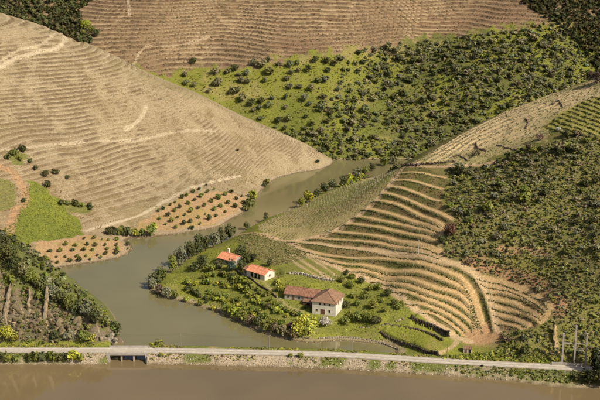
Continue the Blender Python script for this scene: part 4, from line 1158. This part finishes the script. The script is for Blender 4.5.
sky_t = [(4, 262, 8, G_DARK), (13, 270, 7, G_DARK), (22, 279, 6.5, G_OLIVE), (32, 285, 6.5, G_MID), (41, 292, 6, G_DARK), (50, 299, 6.5, G_OLIVE), (60, 304, 6, G_DARK), (69, 309, 6.5, G_MID), (77, 313, 5.5, G_DARK), (86, 317, 6, G_OLIVE), (95, 322, 5, G_DARK), (105, 327, 4.5, G_MID), (115, 333, 5.2, G_DARK)]
for i, (px, py, d, c) in enumerate(sky_t):
    tree('broadleaf_tree', hit(px, py), d, d * 1.05, TREE_C, c, f'{ORD[i]} tree from the left along the crest of the rocky bluff', 'tree', 'trees along the crest of the bluff', .12)
more = [(2, 252, 8, G_DARK, 'dark tree at the left picture edge behind the bluff crest'), (12, 258, 7, G_DARK, 'dark tree behind the crest left of the orange field'), (10, 285, 5.5, G_MID, 'green tree high on the bluff face at far left'), (8, 339, 6.5, G_LIME, 'bright green tree at the foot of the bluff near the left edge'), (14, 341, 5, G_LIME, 'smaller bright green tree at the foot of the bluff'), (40, 300, 4, G_MID, 'bush above the tallest pale rock pillar'), (70, 340, 4.8, G_OLIVE, 'grey green bush at the foot of the bluff beside the verge'),
        (84, 341, 6, G_MID, 'round green bush at the foot of the bluff near its tip'), (92, 342, 4, G_LIME, 'light green bush at the foot of the bluff tip'), (56, 339, 4, G_DARK, 'dark bush at the foot of the bluff below the brown slabs'), (116, 338, 5, G_DARK, 'upright dark tree at the very end of the bluff')]
for px, py, d, c, lab in more: tree('bush', hit(px, py), d, d * .95, TREE_C, c, lab, 'bush', None, .06)
# river-side bushes below the road, left of the bridge
for i, (px, py, d, c) in enumerate([(2, 361, 4.5, G_DARK), (9, 361, 4, G_MID), (17, 361, 3.6, G_MID), (28, 361.5, 4, G_DARK), (35, 361.5, 5, G_MID), (43, 361.5, 5, G_DARK), (51, 361, 5, G_MID), (59, 361, 4, G_DARK), (66, 360, 4.2, G_DARK), (74, 359, 5.2, G_LIME), (80, 360, 3.4, G_MID)]):
    tree('bush', hit(px, py), d, d * .8, BUSH_C, c, f'{ORD[i]} bush from the left on the bank below the road, left of the bridge', 'bush', 'bushes on the river bank left of the bridge', .03)
for i, (px, py, d, c, lab) in enumerate([(158, 345.5, 4.5, G_MID, 'round green bush behind the road just right of the bridge'), (152, 346, 3, G_LIME, 'low light bush behind the right end of the bridge'), (300, 357.5, 3.2, G_MID, 'green bush on the rubble in the middle of the causeway'), (290, 357, 2.6, G_MID, 'small green bush left in the middle of the causeway rubble'), (160, 356.5, 1.8, G_MID, 'small plant on the rubble beside the bridge')]):
    tree('bush', hit(px, py), d, d * .6, BUSH_C, c, lab, 'bush', None, .02)
# weeds of the causeway
l = road_line; t = np.gradient(l, axis=0); t /= np.linalg.norm(t, axis=1, keepdims=True); nn = np.c_[-t[:, 1], t[:, 0]]
P = np.concatenate([along(l + nn * o_, .7, rr, .35) for o_ in (3.0, 3.6, 4.3, 5.0, -3.6, -4.4)]); P = P[(np.abs(P[:, 0]) < 180) & ~((P[:, 0] > BR0 - 1) & (P[:, 0] < BR1 + 1))]
P = P[fbm(P[:, 0], P[:, 1], 9, 2, 231) > -.1]; P = P[zat(P[:, 0], P[:, 1]) > .3]
mass('verge_grass', on_ground(P), rr.uniform(.5, 1.1, len(P)), pick(rr, [G_LIME, (.16, .17, .035), (.26, .2, .08)], len(P)), TINY, 'grass and weeds along both verges of the causeway road', 'grass', 47, .6)
P = np.concatenate([along(l - nn * o_, .9, rr, .5) for o_ in np.arange(4, 11, .8)]); P = P[(P[:, 0] > at_z(455, 365, 2)[0]) & (P[:, 0] < 175)]; P = P[zat(P[:, 0], P[:, 1]) > .9]
mass('bank_scrub', on_ground(P), rr.uniform(.6, 1.5, len(P)), pick(rr, [G_MID, G_DARK, (.2, .21, .045)], len(P)), SMALL, 'rough green growth on the river bank below the road at right', 'scrub', 48, .7)
for px, py, d, h, c, lab in [(604, 372, 7, 16, G_DARK, 'tall dark tree cut by the right picture edge beside the posts'), (596, 376, 6, 11, (.03, .038, .014), 'dark tree in front of the right picture edge by the road end'), (600, 386, 6, 8, G_DARK, 'dark bush on the bank in the lower right corner'), (588, 384, 5, 6, (.035, .04, .015), 'dark bush on the bank below the concrete posts'), (576, 380, 4, 3.6, G_DARK, 'low dark bush on the bank left below the posts')]:
    tree('broadleaf_tree', hit(px, py), d, h, TALL_C, c, lab, 'tree', None, .08)

# ------------------------------------------------------------------ scrub hillside on the right
sc_in = lambda p: (zat(p[:, 0], p[:, 1]) > 3.8)
p = thin(sample_poly(scrubR, 12000, rr, sc_in), 1.05)
def visible(x, y, up=1.0, tol=8):
    px, py = project(x, y, float(zat(x, y)) + up)
    return 0 < px < 600 and 0 < py < 400 and abs(hit(px, py)[1] - y) < tol
big = thin(p[rr.permutation(len(p))], 3.6)
big = np.array([a for a in big if visible(a[0], a[1]) and fbm(a[0], a[1], 20, 3, 247) > -.15][:290]); print('scrub', len(p), len(big))
scrub_named = {}
for x, y in big:
    d = 1.6 + 2.6 * rr.random() ** 1.8 + (2.2 if rr.random() < .12 else 0); u = rr.random()
    c, tone = (G_OLIVE, 'grey green') if u < .45 else (G_MID, 'fresh green') if u < .7 else (G_DARK, 'dark green') if u < .93 else (G_BROWN, 'reddish brown')
    px, py = project(x, y, float(zat(x, y)))
    where = 'just below the crest fields' if py < 190 else 'on the slope above the road' if py > 310 else 'above the small terrace fan' if py > 262 and px < 560 else 'near the ends of the curved terraces' if px < 490 else 'towards the right picture edge' if px > 550 else 'in the middle of the scrub hillside'
    size = 'small' if d < 2.3 else 'large' if d > 3.3 else 'middling'
    o = tree('scrub_bush', (x, y, float(zat(x, y)) - .1), d, d * rr.uniform(.65, .9), BUSH_C + OLIVE_C, c, f'{size} {tone} bush {where}', 'bush', 'bushes of the scrub hillside', .04)
    scrub_named.setdefault((size, tone, where), []).append((px, o))
for (size, tone, where), L_ in scrub_named.items():
    for k, (_, o) in enumerate(sorted(L_, key=lambda q: q[0])):
        if len(L_) > 1: o['label'] = f'{ORD[k]} {size} {tone} bush from the left, {where}'
n_ = fbm(p[:, 0], p[:, 1], 12, 3, 241)
p2_ = sample_poly(scrubR, 6500, rr, sc_in)
mass('hill_heath', on_ground(p2_), .5 + 1.0 * rr.random(len(p2_)), pick(rr, [(.17, .17, .07), (.2, .195, .065), (.25, .24, .06), (.2, .16, .08), (.14, .145, .045)], len(p2_), .3), TINY, 'heath and grass tufts on the right hillside', 'heath', 63, .7)
p = p[n_ > -.38]
mass('hill_scrub', on_ground(p), .5 + 1.8 * rr.random(len(p)) ** 1.7, pick(rr, [G_OLIVE, G_MID, (.26, .25, .11), (.28, .27, .08), (.27, .21, .12), G_DARK], len(p), .3), SMALL, 'low scrub filling the gaps between the bushes of the right hillside', 'scrub', 49, .75)
for px, py, d, c, lab in [(450, 236, 6.5, (.16, .085, .05), 'big round reddish brown bush at the right end of the terraces'), (441, 243, 4, G_DARK, 'dark bush below the reddish brown one at the terrace ends'), (459, 175, 5.5, G_DARK, 'dark bush at the right end of the topmost terraces'), (505, 167, 3.6, G_OLIVE, 'olive green tree under the crest wall, left'), (516, 162, 3.6, G_OLIVE, 'olive green tree under the crest wall, middle'), (534, 153, 4, G_MID, 'green tree under the crest fields'), (560, 152, 6, G_OLIVE, 'olive tree below the vine rows at the right, left one'), (574, 152, 6, G_OLIVE, 'olive tree below the vine rows at the right, right one'),
        (540, 140, 4.5, (.24, .16, .11), 'reddish brown bare bush at the left end of the vine rows'), (558, 131, 2.6, (.6, .57, .48), 'white blossoming bush below the vine rows at upper right'), (477, 155, 4, G_OLIVE, 'lone grey green bush among the crest fields'), (597, 84, 9, (.12, .085, .06), 'brown bare thicket on the skyline at the right picture edge'), (590, 78, 6, (.13, .09, .06), 'smaller brown thicket on the skyline near the right edge')]:
    tree('broadleaf_tree', hit(px, py), d, d * .85, TREE_C, c, lab, 'tree', None, .05)
# hedge line along the foot of the terraces and road
P = along(hits([(500, 345), (520, 352), (545, 356), (560, 356)])[:, :2], .8, rr, 1.6)
mass('roadside_scrub', on_ground(P), rr.uniform(1, 2.2, len(P)), pick(rr, [G_MID, G_LIME, (.14, .16, .03)], len(P)), SMALL, 'bright green growth between the terraces and the road', 'scrub', 50, .7)
P = sample_poly(hits([(440, 356), (470, 354), (500, 350), (540, 357), (560, 360), (560, 363), (500, 360.5), (440, 358.5)])[:, :2], 500, rr)
mass('roadside_weeds', on_ground(P), rr.uniform(.6, 1.4, len(P)), pick(rr, [G_LIME, G_MID, (.2, .22, .04)], len(P)), TINY, 'weeds along the uphill verge of the road at right', 'grass', 51, .8)

# ------------------------------------------------------------------ vines
def vine_row(line, label, group, cols, step=.75, size=.75, name='vine_row', side=0.0, post_step=5.0, hs=.9):
    l = np.array(line); t = np.gradient(l, axis=0); t /= np.linalg.norm(t, axis=1, keepdims=True)
    l = l + np.c_[-t[:, 1], t[:, 0]] * side
    P = along(l, step, rr, .12)
    root = empty(name, (l[0][0], l[0][1], float(zat(*l[0]))), 0, label, 'vine row', group)
    g = on_ground(P) - np.array(root.location)
    mass('vines', g, rr.uniform(.6, 1.3, len(P)) * size, pick(rr, cols, len(P)), TINY, None, None, int(rr.integers(1e6)), hs, None, root)
    b = MB()
    for a in along(l, post_step, rr, .0): 
        z = float(zat(*a)); b.tube((a[0] - root.location.x, a[1] - root.location.y, z - .3 - root.location.z), (a[0] - root.location.x, a[1] - root.location.y, z + 1.3 - root.location.z), .06, .05, 5)
    b.build('posts', M['pale_pole'], root)['kind'] = 'stuff'
VC_ = [(.14, .165, .04), (.17, .18, .05), (.16, .145, .055), (.12, .145, .035)]
for i, l in enumerate(U_L):
    vine_row(l, f'{ORD[i]} vine row from the top of the curved terraces on the spur', 'vine rows of the curved terraces', VC_, .5, .62, side=-1.9)
    P = along(l + 0, .55, rr, .5); t = np.gradient(l, axis=0)
for i, l in enumerate(F_L):
    vine_row(l, f'{ORD[i]} vine row from the top in the small fan right of the track', 'vine rows of the right-hand fan', [(.15, .17, .045), (.18, .17, .06), (.15, .13, .055)], .5, .65, side=-1.6)
# weeds on the banks between the benches
for reg, n, nm, lab in ((regU, 5000, 'bank_weeds', 'brown and green weeds on the banks of the curved terraces'), (regF, 900, 'bank_weeds', 'weeds on the banks of the small fan of terraces')):
    P = sample_poly(reg, n, rr); k = grid_sample(blur(bench, 3), P[:, 0], P[:, 1]) < .12; P = P[k]
    mass(nm, on_ground(P, .05), rr.uniform(.35, .75, len(P)), pick(rr, [(.18, .17, .055), (.25, .18, .09), (.2, .14, .075), (.16, .17, .045)], len(P)), TINY, lab, 'weeds', 53 + n, .6)
# upper right rows
for i in range(11):
    f = i / 10
    a = (545 + 52 * f * .9, 126 - 29 * f); b = (585 + 60 * f, 141 - 24 * f * 1.0)
    vine_row(smooth_line(hits([a, ((a[0] + b[0]) / 2, (a[1] + b[1]) / 2 - .5), b])[:, :2], 4), f'{ORD[i]} straight vine row from the left in the green field at upper right', 'straight vine rows at upper right', [(.13, .14, .04), (.17, .15, .05)], .6, 1.0)
# fine rows on the inlet side of the spur
a0 = light_poly.mean(0); dirv = np.array((.35, .94)); dirv /= np.linalg.norm(dirv); nv = np.array((-dirv[1], dirv[0]))
P = []; PP = []
for s in np.arange(-75, 75, 1.9):
    q_ = a0 + nv * s + dirv * np.arange(-75, 75, .8)[:, None]; q_ = q_[inside(q_[:, 0], q_[:, 1], light_poly)]
    P.append(q_ + rr.normal(size=q_.shape) * .12); PP.append(q_[::5])
P = np.concatenate(P); PP = np.concatenate(PP); k = fbm(P[:, 0], P[:, 1], 10, 2, 251) > -.35; P = P[k]
mass('young_vines', on_ground(P, .05), rr.uniform(.35, .75, len(P)), pick(rr, [(.25, .25, .075), (.32, .27, .13), (.2, .21, .06)], len(P)), TINY, 'thin close rows of young vines on the slope above the inlet', 'vines', 55, .8)
b = MB()
for x, y in PP: z = float(zat(x, y)); b.tube((x, y, z - .2), (x, y, z + 1.0), .05, .05, 4)
tag(b.build('vine_stakes', M['pale_pole']), 'pale stakes among the young vines above the inlet', 'stakes', None, 'stuff')
P = sample_poly(tri_poly, 1500, rr)
mass('young_vines', on_ground(P, .05), rr.uniform(.35, .8, len(P)), pick(rr, [(.22, .23, .065), (.3, .25, .11), (.17, .18, .05)], len(P)), TINY, 'rough young vines in the triangular field above the cottages', 'vines', 56, .7)
P = sample_poly(crest, 2600, rr)
mass('crest_grass', on_ground(P, .05), rr.uniform(.3, .8, len(P)), pick(rr, [(.38, .32, .17), (.27, .26, .09), (.2, .19, .07)], len(P)), TINY, 'sparse grass and vines on the pale crest fields', 'grass', 57, .6)

# ------------------------------------------------------------------ promontory and garden
INLET = [(372, 171, 5, G_DARK), (365, 174, 5, G_MID), (357, 177, 5, G_OLIVE), (384, 166, 5, G_MID), (394, 164, 5, G_OLIVE), (350, 182, 4, G_LIME), (343, 186, 5, G_DARK), (333, 190, 5.5, G_DARK), (325, 193, 5.5, G_DARK), (318, 196, 4.5, G_DARK), (308, 202, 6, G_LIME), (302, 206, 4, G_MID), (266, 220, 3.6, G_DARK), (246, 229.5, 3.6, G_DARK),
         (230, 239, 5, G_DARK), (222, 243, 5.5, G_DARK), (214, 247, 5.5, G_OLIVE), (206, 251, 6, G_DARK), (198, 255, 6.5, G_DARK), (190, 259, 6.5, G_DARK), (181, 266, 6, G_OLIVE), (173, 272, 5.5, G_MID), (162, 281, 5.5, G_MID), (156, 285, 6, G_DARK), (153, 289, 4.5, G_OLIVE)]
for i, (px, py, d, c) in enumerate(INLET):
    tree('broadleaf_tree', hit(px, py), d, d * (1.5 if 170 < px < 240 else 1.1), TREE_C if i % 3 else TALL_C, c, f'{ORD[i]} tree counting from the far end along the spur\'s inlet shore', 'tree', 'trees along the inlet shore of the spur', .1)
SOUTH = [(160, 294, 5, G_BROWN), (167, 297, 5, G_OLIVE), (175, 299, 4, G_MID), (186, 302, 3, G_LIME), (200, 306, 3, G_MID), (213, 310, 3, G_LIME), (226, 313, 4.5, G_MID), (234, 317, 5, G_LIME), (243, 321, 5.5, G_MID), (250, 325, 5, G_BROWN), (258, 327, 5, G_DARK), (266, 331, 5, G_MID), (274, 333, 5, G_BROWN), (282, 336, 5.5, G_OLIVE), (291, 338, 5, G_BROWN)]
for i, (px, py, d, c) in enumerate(SOUTH):
    tree('broadleaf_tree', hit(px, py), d, d * .95, TREE_C, c, f'{ORD[i]} bush from the left along the promontory shore facing the causeway', 'bush', 'bushes along the promontory shore', .06)
for px, py, d, h, c, lab in [(299, 337, 8, 8.5, (.46, .44, .08), 'yellow green willow on the shore below the white house, left'), (309, 335, 8.5, 9, (.42, .41, .075), 'yellow green willow on the shore below the white house, right'), (293, 331, 4.5, 4.5, (.14, .085, .06), 'purplish brown bare bush left of the willows'), (325, 327, 6, 4.5, (.66, .60, .50), 'greyish white blossoming tree in front of the white house'),
        (240, 262, 5.5, 6, G_DARK, 'dark tree between the two orange roofed cottages'), (248, 264, 5, 6, G_DARK, 'second dark tree between the two orange roofed cottages'), (253, 262, 4.6, 5, (.05, .06, .03), 'dark tree behind the left end of the small cottage'), (232, 271, 5.5, 5.5, (.11, .14, .09), 'silvery green round tree in front of the chimney cottage'), (219, 269, 5, 4.5, G_DARK, 'dark bush at the left front of the chimney cottage'), (242, 270, 4.5, 4.5, G_DARK, 'dark bush right of the silvery tree'), (269, 266, 4, 4, G_DARK, 'dark round tree behind the small cottage'),
        (241, 252, 4, 3.6, G_DARK, 'dark bush behind the roof of the chimney cottage'), (203, 268, 7, 6, G_DARK, 'broad dark tree on the lawn left of the cottages'), (196, 271, 5, 4, G_DARK, 'dark bush left of the broad lawn tree'), (211, 272, 5, 4.5, G_MID, 'green tree right of the broad lawn tree'), (306, 309, 3, 2.6, G_DARK, 'dark bush at the corner of the wood shed'), (280, 292, 4, 3.4, G_LIME, 'light green bush left of the long house')]:
    tree('broadleaf_tree', hit(px, py), d, h, TREE_C, c, lab, 'tree', None, .08)
# garden: hedged rows of citrus and shrubs
hed = [([(200, 279), (214, 277), (228, 279), (240, 283)], G_MID), ([(196, 286), (208, 284), (222, 286), (240, 291), (254, 296)], G_LIME), ([(186, 283), (190, 290), (198, 296), (208, 302)], G_DARK), ([(206, 292), (222, 297), (238, 303), (250, 308)], G_MID), ([(214, 300), (230, 306), (246, 312), (258, 317)], G_LIME), ([(236, 279), (250, 286), (262, 294), (274, 302), (284, 310)], G_MID),
       ([(248, 296), (262, 304), (276, 312), (288, 318)], G_LIME), ([(252, 312), (266, 318), (280, 324), (292, 327)], G_MID), ([(232, 286), (246, 293), (258, 301), (268, 309)], G_DARK), ([(276, 283), (285, 288), (290, 290)], G_LIME), ([(218, 275), (230, 276), (240, 279)], G_DARK), ([(284, 310), (296, 316), (306, 320)], G_MID)]
gc = 0
for i, (l, c) in enumerate(hed):
    L_ = smooth_line(hits(l)[:, :2], 3)
    for k, (x, y) in enumerate(along(L_, 2.6, rr, .5)):
        d = rr.uniform(2.0, 3.4); gc += 1
        cc = c if rr.random() < .55 else (G_LIME, G_MID, (.2, .24, .045))[rr.integers(3)]
        tree('garden_shrub', (x, y, float(zat(x, y)) - .1), d, d * .85, BUSH_C, cc, f'{ORD[min(k, 29)]} shrub from the left in the {ORD[i]} hedge row of the promontory garden', 'shrub', 'garden hedge shrubs on the promontory', .04)
# orchard right of the white house
RO = [(352, 279, 3.4), (361, 284, 3.8), (350, 288, 4), (371, 291, 3.6), (378, 290, 4.4), (388, 296, 4.6), (365, 299, 4.5), (353, 298, 3.6), (380, 303, 3.4), (393, 305, 3.6), (398, 309, 3.6), (358, 306, 4), (373, 308, 4.6), (346, 308, 4), (350, 318, 3.8), (358, 321, 4.8), (367, 322, 5), (376, 324, 4.6), (345, 324, 4.4), (384, 312, 2.8), (341, 282, 3.4), (347, 275, 3), (402, 306, 3)]
row_of = lambda q: int(np.searchsorted([283, 293, 302, 313], q[1]))
for i, (px, py, d) in enumerate(RO):
    tree('fruit_tree', hit(px, py), d, d * .85, TREE_C, (G_MID, G_DARK, G_MID, (.2, .22, .045))[i % 4], f'{ORD[sum(1 for q in RO if row_of(q) == row_of(RO[i]) and q[0] < px)]} green fruit tree from the left, {ORD[row_of(RO[i])]} row down, right of the white house', 'tree', 'fruit trees right of the white house', .1)
# lawns and weeds of the promontory
low = hits([(158, 288), (180, 266), (215, 250), (238, 238), (262, 264), (290, 275), (340, 272), (386, 288), (410, 308), (405, 318), (440, 352), (395, 346), (350, 337), (300, 337), (250, 324), (205, 305)])[:, :2]
P = sample_poly(low, 3500, rr, lambda p: zat(p[:, 0], p[:, 1]) > .4)
for o_, rz_, lx_, ly_ in ((TOWER, TOWER_R, 10, 10.4), (LONG, LONG_R, 15, 6.6), (COT1, COT1_R, 9.2, 7.4), (COT2, COT2_R, 10.5, 6.4)):
    dx, dy = P[:, 0] - o_[0], P[:, 1] - o_[1]; u_ = dx * math.cos(rz_) + dy * math.sin(rz_); v_ = -dx * math.sin(rz_) + dy * math.cos(rz_)
    P = P[~((u_ > -.5) & (u_ < lx_ + .5) & (v_ > -.7) & (v_ < ly_ + .5))]
mass('lawn_grass', on_ground(P, .05), rr.uniform(.3, .8, len(P)), pick(rr, [G_LIME, (.25, .27, .05), G_MID, (.32, .29, .08)], len(P), .25), TINY, 'rough grass over the promontory garden', 'grass', 58, .5)
P = sample_poly(poly['grass'], 2600, rr)
mass('meadow_grass', on_ground(P, .05), rr.uniform(.3, .8, len(P)), pick(rr, [G_LIME, (.22, .26, .045), G_MID], len(P), .25), TINY, 'bright green grass patch at the foot of the straw hill', 'grass', 59, .5)
print('objects', len(bpy.data.objects))
